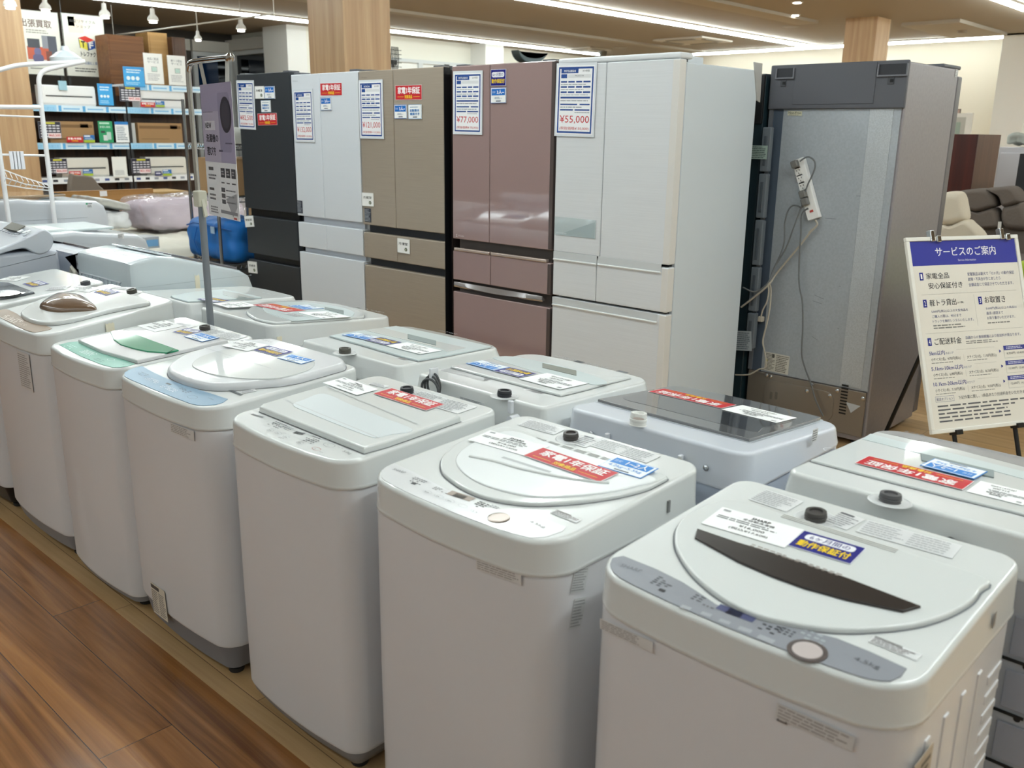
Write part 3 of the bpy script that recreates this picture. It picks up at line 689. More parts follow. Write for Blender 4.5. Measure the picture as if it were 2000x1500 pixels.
marks(m, [('bar', *cK(198,322,280,345,188,330), '6c6e70'), ('bar', *cK(505,447,572,460,494,462), '1c1c20'),
  ('mini', cK(375,400)[0], .05, .03, 4, 6, '77797e'), ('mini', cK(450,425)[0], .03, .02, 3, 4, '8c8e92'), ('mini', cK(610,510)[0], .045, .028, 4, 5, '55575c'), ('mini', cK(660,492)[0], .04, .008, 1, 5, '77797e'), ('mini', cK(400,495)[0], .02, .006, 2, 3, '77797e'),
  ('txt', '5.0kg', *cK(852,583,905,605,838,597), '55575c'), ('mini', cK(820,563)[0], .02, .003, 1, 4), ('mini', cK(685,595)[0], .015, .003, 1, 3),
  ('bar', *cK(280,372,722,512,280,374), 'b4b6b9'), ('bar', *cK(268,398,640,545,268,400), 'b4b6b9'),
  ('ring', cK(320,438)[0], .012, .0065, 'a2a4a8'), ('ring', cK(377,460)[0], .012, .0065, 'a2a4a8'), ('ring', cK(433,487)[0], .011, .006, 'a2a4a8'), ('ring', cK(532,528)[0], .012, .0065, 'a2a4a8'),
  ('ring', cK(738,545)[0], .018, .010, '77797e'), ('ring', cK(648,571)[0], .014, .0075, 'b06a6a')]
  + [('mini', cK(x, y)[0], .01, .004, 1, 2, '77797e') for x, y in ((320,438),(377,460),(433,487),(532,528),(738,545),(648,571))], 'panel_print', .0008)
cap(m, cK(1290,150), .019, .02, mat('2f3136', .4))
st(m, notice, cK(1055,100,1165,128,1040,118), .0006, rows=3, c='a5a7aa'); st(m, notice, cK(1390,160,1790,275,1330,228), .0006, rows=8, c='7f8185', cols=2)
# F3 blue control panel, big round lid
m = machine('white washing machine with a light blue control panel and a huge clear rimmed round lid', -2.636, -2.08, 1.09, 1.585, .748, .806, .835, zbase=.105, basec=mat('83848a', .5))
b = MB(m.T.M)
pnl = pad_px(m, cJ(72,545,85,515,120,495,285,475,400,540,600,630,850,712,1000,758,1125,800,1080,832,1010,855,900,863,830,860,760,845,600,785,400,705,200,620,100,575), .0003, .0016, mat('7f9fb8', .35), 'control_panel', None, .0006)
l = lid(m, cR_(104,790,115,760,180,710,260,668,330,648,430,620,500,606,600,586,700,573,900,560,1050,580,1150,600,1250,630,1330,655,1400,688,1440,730,1425,765,1370,792,1250,825,1100,852,950,878,800,890,600,908,400,906,230,868,130,822), .022, mat('dcdee1', .3, coat=.5), .014, sub=3)
m.n = .0225
pad_px(m, cJ(778,480,800,440,850,405,920,375,1080,330,1300,300,1500,290,1760,360,1960,430,1920,520,1640,600,1400,612,1250,606,1100,590,1000,572,900,545,820,512), m.n-.002, m.n+.003, LIDW, 'lid_center', l, .002, True)
m.n = .0262
marks(m, [('bar', *cJ(900,370,1560,582,899,373), 'a9acb0'), ('mini', cJ(1150,478)[0], .05, .003, 1, 7, '8a8c90')], 'lid_crease', m.n, l)
st(m, paper, cJ(1275,298,1530,352,1042,350), m.n, brand='HITACHI'); st(m, navy_sticker, cJ(1540,358,1775,420,1368,398), m.n); st(m, blue_sticker, cJ(1750,443,1985,503,1588,474), m.n, t1='3人~', t2='7.0kg~')
marks(m, [('bar', *cJ(535,645,582,660,515,652), '26282c'), ('mini', cJ(300,560)[0], .05, .02, 4, 4, '5d6f82'), ('mini', cJ(710,720)[0], .06, .02, 3, 4, '5d6f82'), ('txt', '7.0kg', *cJ(935,790,1000,808,925,800), '5d6f82'),
  ('ring', cJ(780,785)[0], .02, .011, '5d6f82'), ('mini', cJ(560,700)[0], .08, .02, 3, 8, 'dfe6ec'), ('mini', cJ(400,620)[0], .07, .02, 3, 8, 'dfe6ec')], 'panel_print', .0022, pnl)
st(m, notice, cJ(1130,700,1275,758,1115,712), .0008, rows=1, c='77797c', stock='6f7275', name='feature_badge')
st(m, notice, cJ(1250,725,1385,700,1290,745), .0006, rows=3, c='9a9ca0')
marks(m, [('mini', cJ(1520,305)[0], .06, .012, 3, 9, '8f9195')], 'lid_back_print', m.n, l)
front_label(m, *cJ(570,1025,797,1110,570,1112)); st(m, notice, cS(632,718,690,760,640,838), .0012, fr=m.front_at(cS(662,790)[0]), rows=12, c='6a6560', stock='e3dccb', name='energy_label', cols=2, title='4d4a48')
X3 = Fr((-2.08, 0, 0), (0,1,0), (0,0,1))
b = MB(X3.M); b.lathe([(.009, 0), (.009, .003), (.004, .006)], (1.33, .758, 0), CHROME, 14); b.build('screw', m.r)
b = MB(X3.M); b.box(1.5, 1.535, .782, .79, -.003, .001, mat('6f7276', .5)); b.build('side_slot', m.r, 0)
# F2 green
m = machine('white washing machine with a pale green control panel and a dark green lid handle', -3.15, -2.641, 1.09, 1.585, .748, .808, .835, rf=.06, zbase=.05)
pnl = pad_px(m, cI(578,618,660,597,762,586,900,650,1100,722,1320,806,1250,828,1180,838,1100,840,1000,815,800,735,650,660), .0003, .0014, mat('74b09e', .35), 'control_panel', None, .0006)
l = lid(m, [*cI(765,582), *cI(1640,398), *cJ(1215,262), *cI(1380,795), *cI(1000,690)], .012, mat('d8d8d9', .35, coat=.7), .004, sm=False)
m.n = .0122
pad_px(m, cI(1080,505,1100,492,1190,484,1350,535,1500,592,1650,645,1812,703,1775,716,1705,731,1695,714,1560,700,1440,692,1300,662,1180,625,1110,575), m.n-.001, m.n+.004, mat('078a60', .45, coat=.8), 'lid_handle', l, .002, False)
st(m, paper, cI(1620,412,1800,470,1375,478), m.n, brand='SANYO'); st(m, navy_sticker, cJ(740,140,890,170,548,172), m.n); st(m, blue_sticker, cJ(868,187,1050,240,688,222), m.n+.0012, t1='3人~', t2='5.0kg~')
marks(m, [('mini', cI(700,640)[0], .06, .03, 3, 4, 'b9dfd4'), ('mini', cI(870,700)[0], .08, .03, 4, 8, 'e6f3ef'), ('mini', cI(980,770)[0], .06, .02, 2, 6, '5f9484'), ('ring', cI(1085,768)[0], .018, .009, 'd7ebe5'), ('txt', '4.2kg', *cI(1190,805,1225,815,1180,815), '4f8474')], 'panel_print', .0019, pnl)
cap(m, cJ(900,97), .019, .02, n=0); st(m, notice, cJ(650,52,830,85,610,80), .0006, rows=4, c='a0a2a5'); st(m, notice, cJ(960,110,1320,190,860,155), .0006, rows=7, c='97999d', cols=2)
# F1 brown dome
m = machine('white washing machine with a brown domed lid window and a brown control strip', -3.73, -3.165, 1.092, 1.575, .762, .828, .893, rf=.06, zbase=.09, taper=.006)
pnl = pad_px(m, cI(-200,215,75,275,160,310,205,342,330,372,510,460,470,475,350,497,300,500,150,430,0,352,-250,240), .0003, .0014, mat('96826e', .35), 'control_panel', None, .0006)
l = lid(m, cI(1050,88,800,100,560,135,400,185,300,235,215,300,205,330,240,362,330,395,430,412,560,408,760,372,1010,306,1250,255,1460,213,1400,170,1250,130), .014, LIDW, .007, sub=3)
Dp = smooth_poly(m.T.pts(cI(380,240,430,190,520,140,600,122,800,142,880,190,945,250,880,270,700,282,560,286,450,270), .02), 4)
b = MB(m.T.M); Dp = ccw(Dp); rings = []
cx_ = sum(p[0] for p in Dp)/len(Dp); cy_ = sum(p[1] for p in Dp)/len(Dp)
for k in range(9):
    a = k/9*math.pi/2; c_ = math.cos(a); rings.append([(cx_+(x-cx_)*c_, cy_+(y-cy_)*c_, .014+.034*math.sin(a)) for x, y in Dp])
b.loft(rings, mat('6d5540', .3, coat=.9)); b.build('lid_dome', l, 60)
m.n = .0145
st(m, paper, cI(780,72,1010,100,650,112), m.n, brand='TOSHIBA'); st(m, navy_sticker, cI(1055,103,1185,138,885,130), m.n)
marks(m, [('mini', cI(120,370)[0], .16, .035, 4, 12, 'eee6de'), ('mini', cI(330,400)[0], .06, .01, 1, 4, 'd6c9bb'), ('mini', cI(230,420)[0], .06, .014, 2, 4, 'c9baaa')], 'panel_print', .0019, pnl)
st(m, notice, cI(510,392,770,368,520,425), .0006, rows=4, c='77797e'); cap(m, cI(1285,88), .02, .022, mat('4b4a44', .4)); st(m, notice, cI(1130,50,1330,62,1110,75), .0006, rows=4, c='97999d')
st(m, notice, cI(170,668,285,712,215,1030), .0012, fr=m.front_at(cI(250,860)[0]), rows=16, c='9a9492', stock='d9d6d4', name='instruction_label')
tape(I4, -3.165, 1.30, .79, .03, .055, m.r)
# F0 dark lid
m = machine('white washing machine with a large dark grey lid cut off by the left edge', -4.33, -3.785, 1.095, 1.585, .775, .835, .888, rf=.06, zbase=.1, basec=BLACK)
l = lid(m, cT(-700,1000,0,1090,128,1096,480,1225,300,1262,0,1312,-900,1290), .01, mat('585d63', .2, coat=.6), .004, sm=False)
pad_px(m, cT(-500,1230,20,1205,120,1185,300,1235,100,1285,-400,1300), .01, .014, mat('2a2524', .08, coat=1), 'lid_window', l, .003, True)
st(m, paper, cT(160,1000,430,1010,40,1060), .0008, brand='Panasonic'); st(m, navy_sticker, cT(545,1060,690,1105,300,1105), .0008); st(m, notice, cT(720,1150,1000,1130,640,1200), .0006, rows=3, c='8c8e93')
cap(m, cT(1190,1085), .02, .022, mat('55575c', .4))
# ------------------------------------------------------------------ tall sloping washer at the far left of the front row
def profile_machine(label, x0, x1, prof, zbase, body, cover, name='washing_machine', gname=None):
    """machine whose side outline (y, z) is given; rounded rims"""
    r = root(name, label, 'washing machine', ((x0+x1)/2, prof[0][0], 0))
    b = MB(); r_ = .02; rings = []
    P = prof
    for x, i in ((x0, r_), (x0+r_*.3, r_*.3), (x0+r_, 0), (x1-r_, 0), (x1-r_*.3, r_*.3), (x1, r_)):
        rings.append([(x, y, z) for y, z in inset(ccw(P), i)])
    b.loft(rings, cover); b.build('cabinet', r, 50)
    for sx in (x0+.06, x1-.06):
        for yy in (min(p[0] for p in P)+.07, max(p[0] for p in P)-.07):
            b = MB(); b.lathe([(.022, 0), (.022, .014), (.014, .016), (.014, zbase+.004)], (sx, yy, 0), RUBBER, 14); b.build('foot', r)
    return r
xs = -4.45
prof = [(1.08,.05),(1.66,.05),(1.655,.82),(1.652,.94),(1.645,.95),(1.60,.957),(1.3,.95),(1.08,.86)]
r = profile_machine('large white drum washing machine with a sloping top and display at the left edge', -5.1, xs, prof, .05, BODYC, mat('c3c9d4', .3, coat=.3))
XF = Fr((xs+.012, 0, 0), (0,1,0), (0,0,1))
side = [XF.px(*q) for q in cT(-350,830,0,700,150,650,300,615,380,622,450,660,530,690,600,690,680,655,735,590,758,510,745,440,705,385,650,352,580,352,400,440,200,530,0,610,-350,740)]
P = smooth_poly(side, 3); b = MB(); rings = []
for x, i in ((-5.1, .012), (-5.094, .004), (-5.08, 0), (xs-.0, 0), (xs+.008, .003), (xs+.012, .008)): rings.append([(x, y, z) for y, z in inset(ccw(P), i)])
b.loft(rings, mat('cdd3dc', .22, coat=.5)); top = b.build('top_cover', r, 50)
a0, a1 = side[-1], side[14]
TF = Fr((xs, a0[0], a0[1]+.004), (-1,0,0), (0, a0[0]-a1[0], a0[1]-a1[1])); TF = Fr((xs, a0[0], a0[1]+.006), (1,0,0), (0, a1[0]-a0[0], a1[1]-a0[1]))
b = MB(TF.M); b.pad(ccw([TF.px(*q, .0) for q in cT(50,335,170,250,355,302,235,375)]), .0, .004, mat('5f5d55', .5), .001); b.build('display', top, 0)
for q in cT(20,355,60,370,100,382,140,394,180,405,220,415,350,432): u, v = TF.px(*q); b = MB(TF.M); b.pad(rrect(u-.012, u+.008, v-.006, v+.006, .002), .0, .003, mat('8b9098', .3), .001); b.build('touch_key', top, 0)
for q in cT(290,370,360,385,400,375): u, v = TF.px(*q); b = MB(TF.M); b.pad(rrect(u-.016, u+.012, v-.012, v+.012, .004), .0, .004, mat('eef2f4', .3), .001); b.build('touch_key', top, 0)
# ------------------------------------------------------------------ back row (facing the refrigerators), right to left
CLR = mat('ccd7d8', .34, coat=.35)
# B6
m = machine('white washing machine at the right edge seen from behind, with silver control strip', -.80, -.235, 1.652, 2.19, .765, .812, .842, face=1, body=mat('b9bcc2', .35), taper=.012)
m6 = m
pnl = pad_px(m, cO(725,152,760,125,800,112,900,117,1000,132,1500,232,2000,352,2300,430,2300,520,2000,450,1480,318,1000,208), .0004, .002, mat('979594', .4), 'control_panel', None, .0008)
l = lid(m, cO(262,380,720,152,1000,213,1500,325,2000,455,2330,545,2100,850,1900,795,1500,700,1000,575,600,470), .006, LIDW, .003, sm=False)
m.n = .0062
pad_px(m, cO(735,232,1190,345,1780,485,2200,600,2250,560,2000,487,1500,360,1060,258,800,190), m.n, m.n+.001, CLR, 'lid_window', l, .0004)
pad_px(m, cO(1193,345,1765,480,1765,535,1200,400), m.n+.001, m.n+.003, mat('8c9697', .6), 'lid_handle', l, .001)
st(m, red_sticker, cO(1515,660,672,447,1590,590), m.n+.0016); st(m, blue_sticker, cO(1605,580,1180,470,1690,515), m.n+.003)
st(m, paper, cO(1985,778,1545,668,2095,690), m.n+.0005, brand='Panasonic')
cap(m, cO(960,660), .021, .03, mat('5a5a5c', .4)); marks(m, [('mini', cO(1130,195)[0], .05, .02, 3, 4, '8d8e90'), ('mini', cO(1380,255)[0], .06, .02, 3, 5, '8d8e90'), ('mini', cO(1650,310)[0], .06, .02, 3, 4, '8d8e90'), ('mini', cO(1860,365)[0], .07, .02, 2, 5, '8d8e90'), ('ring', cO(520,330)[0], .025, .02, 'dfe2e4')], 'panel_print', .0025)
YB = Fr((0, 1.654, 0), (1,0,0), (0,0,1)); b = MB(YB.M)
x0, z1 = YB.px(*cO(245,560)[0]); x1, _ = YB.px(*cO(1900,1100)[0]); b.box(x0, x1, .60, .785, 0, .002, mat('b4b9bd', .4)); b.build('rear_panel', m.r, 0)
b = MB(YB.M)
for k in range(6):
    z = .62-k*.105
    b.box(-.33, -.25, z, z+.075, 0, .003, mat('a3a7b3', .35), .002); b.box(-.345, -.29, z-.014, z-.008, 0, .0015, BLACK); b.poly(ell(-.30, z+.09, .006), .0012, BLACK)
b.box(-.41, -.36, .05, .58, 0, .006, mat('aeb2bd', .35), .003)
b.build('rear_slots', m.r, 0)
b = MB(YB.M); q = [(*YB.px(*p), .012) for p in cO(1395,1020,1440,1010,1490,1035,1550,1068)]; b.tube(q, .008, RUBBER, 8); b.build('drain_hose', m.r)
# B5 smoked glass lid
m = machine('white washing machine with a smoked grey glass lid and a red sticker, seen from behind', -1.41, -.885, 1.685, 2.20, .752, .792, .84, face=1, rb=.055, rf=.06, body=mat('bcc6d6', .35), deck=mat('d5dae3', .25, coat=.4), bulge=.025, taper=.008)
l = lid(m, cN(242,222,400,182,640,132,700,112,800,98,900,115,1100,158,1400,225,1700,290,1790,315,1815,345,1700,382,1500,442,1300,502,1000,425,600,320), .008, mat('6c6d6f', .05, coat=1), .002, sm=False, groove=mat('c5ccd2', .3), gw=.006)
pad_px(m, cN(420,205,640,165,900,200,1200,262,1500,335,1600,365,1400,410,1320,437,900,335,600,258), .008, .0086, mat('4c4e52', .04, coat=1), 'lid_window', l, .0002, True)
st(m, red_sticker, cN(1102,303,590,183,1182,272), .0088); st(m, paper, cN(1485,405,1100,310,1620,368), .0088, brand='HITACHI')
cap(m, cN(525,350), .021, .03, mat('e8e8e4', .35), well=False); b = MB(m.T.M); u, v = m.T.px(*cN(525,350)[0], .03); b.lathe([(.013, .0302), (.013, .0305)], (u, v, 0), mat('8f8178', .5), 16); b.build('inlet_mouth', m.r)
Y5 = Fr((0, 1.687, 0), (1,0,0), (0,0,1)); b = MB(Y5.M)
for P in (cN(998,692), cN(200,455)): u, v = Y5.px(*P[0]); b.lathe([(.007, 0), (.007, .003), (.003, .006)], (u, v, 0), CHROME, 12)
b.build('screw', m.r)
for P in (cN(828,632), cN(318,480)):
    b = MB(Y5.M); u, v = Y5.px(*P[0]); b.box(u-.005, u+.005, v-.03, v+.012, 0, .012, WHITE2, .002); b.build('cable_hook', m.r)
b = MB(Y5.M); u, v = Y5.px(*cN(855,650)[0]); b.tube([(u+.012*math.cos(a*.4), v+.012*math.sin(a*.4)-.005, .02) for a in range(14)], .003, mat('b8a52c', .4), 8); b.build('earth_wire', m.r)
X5b = Fr((-.885, 0, 0), (0,1,0), (0,0,1)); f, w, h = X5b.sub(cN(1735,425)[0], cN(1772,410)[0], cN(1735,510)[0], .002); notice(f, w, h, m.r, 5, '6f7378', 'e4e6e8', 'barcode_label')
# B4
m = machine('white washing machine with blue, navy and white labels, its rear showing a coiled power cord', -1.935, -1.425, 1.64, 2.15, .757, .815, .835, face=1, rf=.07, rb=.03, body=BODY, taper=.014)
l = lid(m, cQ(665,222,760,208,1000,262,1300,325,1550,372,1735,377,1560,420,1400,465,1210,510,900,430,620,358,352,285,540,245), .007, LIDW, .004, sm=False)
m.n = .0072
pad_px(m, cQ(700,228,850,218,1080,262,1330,322,1560,408,1460,430,1330,395,1060,340,850,280), m.n, m.n+.0012, CLR, 'lid_window', l, .0005, True)
pad_px(m, cQ(1075,268,1330,325,1330,362,1075,302), m.n+.001, m.n+.0028, mat('85877f', .6), 'lid_handle', l, .0008)
st(m, blue_sticker, cQ(705,345,500,290,792,312), m.n+.0015, t1='3人~', t2='6.0kg~'); st(m, navy_sticker, cQ(908,400,706,350,1010,366), m.n+.0022); st(m, paper, cQ(1205,490,895,407,1372,430), m.n+.0012, brand='TOSHIBA')
st(m, notice, cQ(720,385,370,300,690,418), .0006, rows=8, c='85878b', cols=2); st(m, notice, cQ(1105,490,970,455,1085,505), .0006, rows=4, c='97999d')
cap(m, cQ(790,478), .02, .028, mat('2f3136', .4))
marks(m, [('bar', *cQ(1340,248,1398,262,1320,258), '3c3f44'), ('bar', *cQ(1650,322,1728,340,1635,330), '6f7276'), ('mini', cQ(1210,222)[0], .05, .02, 3, 5, '97999d'), ('mini', cQ(1280,240)[0], .05, .02, 3, 5, '97999d'), ('mini', cQ(1450,280)[0], .05, .02, 2, 5, '97999d'), ('mini', cQ(1550,300)[0], .05, .015, 2, 4, '97999d')], 'panel_print', .0008)
Y4 = Fr((0, 1.64, 0), (1,0,0), (0,0,1)); b = MB(Y4.M); b.box(-1.92, -1.46, .10, .74, 0, .004, BODYC, .002)
for k in range(5): b.box(-1.9+k*.09, -1.86+k*.09, .735, .748, 0, .007, BODY, .002)
b.build('rear_panel', m.r, 0); f, w, h = Y4.sub(cQ(462,510)[0], cQ(655,565)[0], cQ(465,535)[0], .005); notice(f, w, h, m.r, 3, '6d6f73', 'd8dadb', 'rating_label')
b = MB(Y4.M); u, v = Y4.px(*cQ(250,435)[0], .02)
for k in range(3): b.tube([(u+(.026+.004*k)*math.cos(a/20*6.28), v+(.034-.003*k)*math.sin(a/20*6.28)-.004*k, .016+.007*k) for a in range(21)], .0035, mat('4a4c4e', .5), 8)
b.box(u-.004, u+.004, v+.02, v+.05, .0, .03, WHITE2, .002); b.build('power_cord', m.r)
b = MB(Y4.M); u, v = Y4.px(*cQ(825,590)[0], .012); b.box(u-.007, u+.007, v-.02, v+.014, 0, .012, WHITE2, .003); b.lathe([(.011, 0), (.011, .03)], (u+.018, v-.03, 0), WHITE2, 12); b.build('cable_hook', m.r)
# B3
m = machine('white washing machine with flat square lid and grey control strip before the champagne refrigerator', -2.545, -2.005, 1.65, 2.135, .76, .815, .833, face=1, rf=.07, rb=.04, taper=.02)
pnl = pad_px(m, cP(858,150,900,124,1000,122,1200,160,1500,222,1700,270,1660,295,1595,310,1300,248,1000,180), .0004, .0018, mat('97948f', .4), 'control_panel', None, .0007)
l = lid(m, cP(335,228,600,178,850,150,1200,222,1595,312,1330,365,1040,422,900,388,600,300), .007, CLR, .003, sm=False)
m.n = .0072
pad_px(m, cP(612,182,750,162,940,210,1170,268,1400,318,1250,350,1200,322,950,262), m.n, m.n+.0012, LIDW, 'lid_window', l, .0005)
pad_px(m, cP(945,212,1168,266,1168,300,945,248), m.n+.001, m.n+.003, mat('858f8e', .6), 'lid_handle', l, .0008)
st(m, blue_sticker, cP(622,278,430,238,712,252), m.n+.0012, t1='3人~', t2='6.0kg~'); st(m, navy_sticker, cP(772,320,608,278,885,294), m.n+.002); st(m, paper, cP(1042,390,775,322,1172,352), m.n+.0012, brand='AQUA')
cap(m, cP(455,328), .02, .026, mat('55544e', .4)); marks(m, [('bar', *cP(880,400,940,412,870,404), '8d8580'), ('mini', cP(1250,200)[0], .1, .015, 2, 8, '8d8e90')], 'panel_print', .0025)
# B2
m = machine('white washing machine with a round lid and a red sticker beside the grey sign pole', -3.27, -2.765, 1.70, 2.27, .748, .792, .838, face=1, rf=.06, rb=.035, body=mat('d6d8e6', .35), taper=.004)
l = lid(m, cR_(760,395,700,350,720,320,760,295,850,272,1000,258,1200,268,1400,295,1520,330,1585,365,1560,395,1480,420,1350,437,1145,448,1000,440,860,420), .009, LIDW, .005, sub=3)
m.n = .0095
pad_px(m, cR_(860,285,1000,270,1200,280,1400,310,1500,345,1490,380,1420,405,1250,420,1145,440,1000,400,850,350,820,310), m.n-.001, m.n+.0015, CLR, 'lid_window', l, .001, True)
pad_px(m, cR_(1285,308,1428,335,1428,362,1285,325), m.n+.0012, m.n+.003, mat('858f8e', .6), 'lid_handle', l, .0008)
m.n += .0018
st(m, red_sticker, cR_(985,368,740,313,1092,345), m.n); st(m, blue_sticker, cR_(1130,348,1012,318,1238,330), m.n, t1='3人~', t2='8.0kg~'); st(m, paper, cR_(1270,418,1085,372,1442,395), m.n, brand='HITACHI'); st(m, notice, cR_(1065,402,960,375,1110,390), m.n, rows=3, c='85878b')
cap(m, cR_(835,402), .016, .004, mat('8a8580', .4)); marks(m, [('mini', cR_(1400,290)[0], .1, .02, 2, 8, '97999d'), ('mini', cR_(1650,335)[0], .12, .02, 2, 8, '97999d'), ('bar', *cR_(1535,312,1560,318,1530,317), '3c3f44')], 'panel_print', .0008)
tape(I4, -2.765, 1.73, .765, .02, .03, m.r)
# B1
m = machine('white washing machine with an open window lid directly behind the leaning grey pole', -3.80, -3.345, 1.69, 2.24, .755, .80, .838, face=1, rf=.07, rb=.035, taper=.02)
l = lid(m, cR_(130,225,300,195,530,178,750,222,930,268,760,300,430,370,250,330), .007, CLR, .003, sm=False)
pad_px(m, cR_(520,185,640,205,860,262,770,278,520,215), .007, .0082, LIDW, 'lid_window', l, .0005); pad_px(m, cR_(635,222,775,255,775,278,635,245), .008, .0098, mat('858f8e', .6), 'lid_handle', l, .0008)
st(m, navy_sticker, cR_(455,290,320,264,528,268), .009); st(m, paper, cR_(560,330,440,296,690,290), .0084, brand='SHARP'); marks(m, [('mini', cR_(850,205)[0], .1, .02, 2, 8, '97999d')], 'panel_print', .0008)
# B0: tall back, lid sloping down to the front, dark glass
def sloped(label, x0, x1, yb, yf, zback, zpk, ypk, zfr, body, cover, glass=None, zbase=.05):
    prof = [(yb,.05),(yf-.02,.05),(yf,.10),(yf+.005,zfr-.09),(yf-.015,zfr-.03),(yf-.06,zfr),(ypk+.08,zpk-.012),(ypk,zpk),(ypk-.06,zpk-.004),(yb+.03,zback),(yb+.006,zback-.008),(yb,zback-.03)]
    r = root('washing_machine', label, 'washing machine', ((x0+x1)/2, yf, 0), math.pi)
    b = MB(); r_ = .025; rings = []
    for x, i in ((x0, r_), (x0+r_*.3, r_*.3), (x0+r_, 0), (x1-r_, 0), (x1-r_*.3, r_*.3), (x1, r_)): rings.append([(x, y, z) for y, z in inset(ccw(prof), i)])
    b.loft(rings, body); b.build('cabinet', r, 40)
    for sx in (x0+.06, x1-.06):
        for yy in (yb+.07, yf-.07):
            b = MB(); b.lathe([(.022, 0), (.022, .014), (.014, .016), (.014, zbase+.004)], (sx, yy, 0), RUBBER, 14); b.build('foot', r)
    S_ = Fr(((x0+x1)/2, yf-.06, zfr), (-1,0,0), (0, ypk+.08-yf+.06, zpk-.012-zfr)); L = math.hypot(yf-.06-ypk-.08, zpk-.012-zfr); w = (x1-x0)/2
    if glass:
        b = MB(S_.M); b.pad(rrect(-w+.03, w-.03, .0, L-.01, .02), .001, .011, glass, .003); b.build('lid', r)
    return r, S_, L, w
PALE = mat('cfd9de', .25, coat=.4)
r, S_, L, w = sloped('tall white washing machine with a dark glass lid sloping down towards the refrigerators', -4.37, -3.815, 1.69, 2.28, .955, .968, 1.83, .868, PALE, PALE, mat('6a6a70', .06, coat=1))
X0 = Fr((-3.815, 0, 0), (0,1,0), (0,0,1)); b = MB(X0.M); b.box(1.72, 2.27, .842, .8435, -.001, .0006, mat('a9b4ba', .5)); b.box(1.80, 2.27, .785, .7862, -.001, .0006, mat('a9b4ba', .5)); b.build('side_seam', r, 0)
tape(I4, -3.815, 1.985, .75, .022, .125, r)
Yr = Fr((0, 1.69, 0), (1,0,0), (0,0,1)); b = MB(Yr.M); b.box(-4.32, -3.90, .855, .862, 0, .008, BODYC, .003)
for k in range(11): b.box(-4.32+k*.04, -4.315+k*.04, .815, .86, 0, .004, BODYC, .001)
b.box(-4.32, -3.90, .825, .83, 0, .006, BODYC, .002); b.build('rear_ribs', r, 0)
b = MB(S_.M); b.box(-w+.05, w-.05, L+.0, L+.07, -.004, .004, mat('dfe6ea', .12, coat=1), .003)
for k in range(7): b.box(-w+.09+k*.055, -w+.12+k*.055, L+.02, L+.045, .004, .007, mat('b9c4ca', .2), .001)
b.build('control_panel', r, 0); st_ = Fr(S_.M @ Vector((0,0,.0)), S_.U, S_.V)
f, ww, hh = S_.sub((-.2, .25), (-.02, .25), (-.2, .17), .0115, raw=True); paper(f, ww, hh, r); f, ww, hh = S_.sub((.0, .25), (.1, .25), (.0, .2), .0115, raw=True); red_sticker(f, ww, hh, r)
# behind it: narrow view of one more machine
r, S_, L, w = sloped('white washing machine with a dark lid mostly hidden behind the tall sloping one', -4.965, -4.385, 1.70, 2.25, .938, .936, 1.76, .87, mat('c2c8d2', .3, coat=.3), None, mat('5b4f50', .1, coat=1))
Yr = Fr((0, 1.70, 0), (1,0,0), (0,0,1)); f, ww, hh = Yr.sub(*cr(0,400,7.143)(965,690,1090,705,985,880), .0006); notice(f, ww, hh, r, 9, '3a3c42', 'c6ccd6', 'instruction_label')
b = MB(Yr.M); u, v = Yr.px(*cr(0,400,7.143)(1060,950)[0], .02); u -= .03; b.tube([(u-.03, v-.06, .014), (u-.035, v-.01, .016), (u-.02, v+.02, .016), (u+.01, v+.0, .016), (u+.015, v-.06, .016)], .010, mat('cfcbbd', .5), 10); b.build('drain_hose', r)
b = MB(S_.M); b.lathe([(.022, .0), (.02, .03)], (w-.09, L+.11, 0), BLACK, 14); b.build('water_inlet', r)
f, ww, hh = S_.sub((-.2, .25), (.02, .25), (-.2, .15), .0115, raw=True); blue_sticker(f, ww, hh, r, t1='3人~')
# further back
r, S_, L, w = sloped('white washing machine whose long side with a small round sticker tapers to the bed linen', -5.60, -5.02, 1.74, 2.36, .968, .972, 1.95, .93, mat('d4d9de', .25, coat=.4), None)
b = MB(); b.box(-5.5, -5.1, 1.85, 2.2, .963, .975, CLR, .004); b.build('lid', r)
X1 = Fr((-5.02, 0, 0), (0,1,0), (0,0,1)); f, ww, hh = X1.sub(*cB(918,430,965,425,925,468), .0005); notice(f, ww, hh, r, 4, '55585c', 'eff1f2', 'rating_sticker')
f, ww, hh = Fr((0,0,.977),(-1,0,0),(0,-1,0)).sub((5.13, -1.95), (5.4, -1.95), (5.13, -1.83), 0, raw=True)
notice(f, ww, hh, r, 5, '8a8c86', 'e4e7e4', 'price_sheet')
r, S_, L, w = sloped('tallest white washing machine in the far back with a green mark on its side', -6.35, -5.74, 1.72, 2.45, 1.085, 1.10, 1.95, 1.07, mat('d2d6dc', .25, coat=.4), None)
X2 = Fr((-5.74, 0, 0), (0,1,0), (0,0,1)); f, ww, hh = X2.sub(*cB(668,185,718,180,672,222), .0005); s = Sheet(f, ww, hh, 'e3e6e8', rough=.3); s.rect(0, .6, .3, .95, '2fa06a'); s.lines(.35, .6, 1, .9, 1, '4a4c50', rnd=rp); s.lines(.2, .05, .95, .5, 4, '77797d', rnd=rp); s.build('rating_sticker', r)
b = MB(X2.M); b.box(1.9, 2.32, .93, .95, -.001, .006, mat('c0c5cc', .3), .003); b.box(1.9, 2.32, .975, .977, -.001, .001, mat('a9aeb4', .3)); b.build('side_ribs', r)
b = MB(); b.box(-6.25, -5.85, 1.85, 2.25, 1.098, 1.112, mat('a08a70', .08, coat=1), .004); b.build('lid', r)
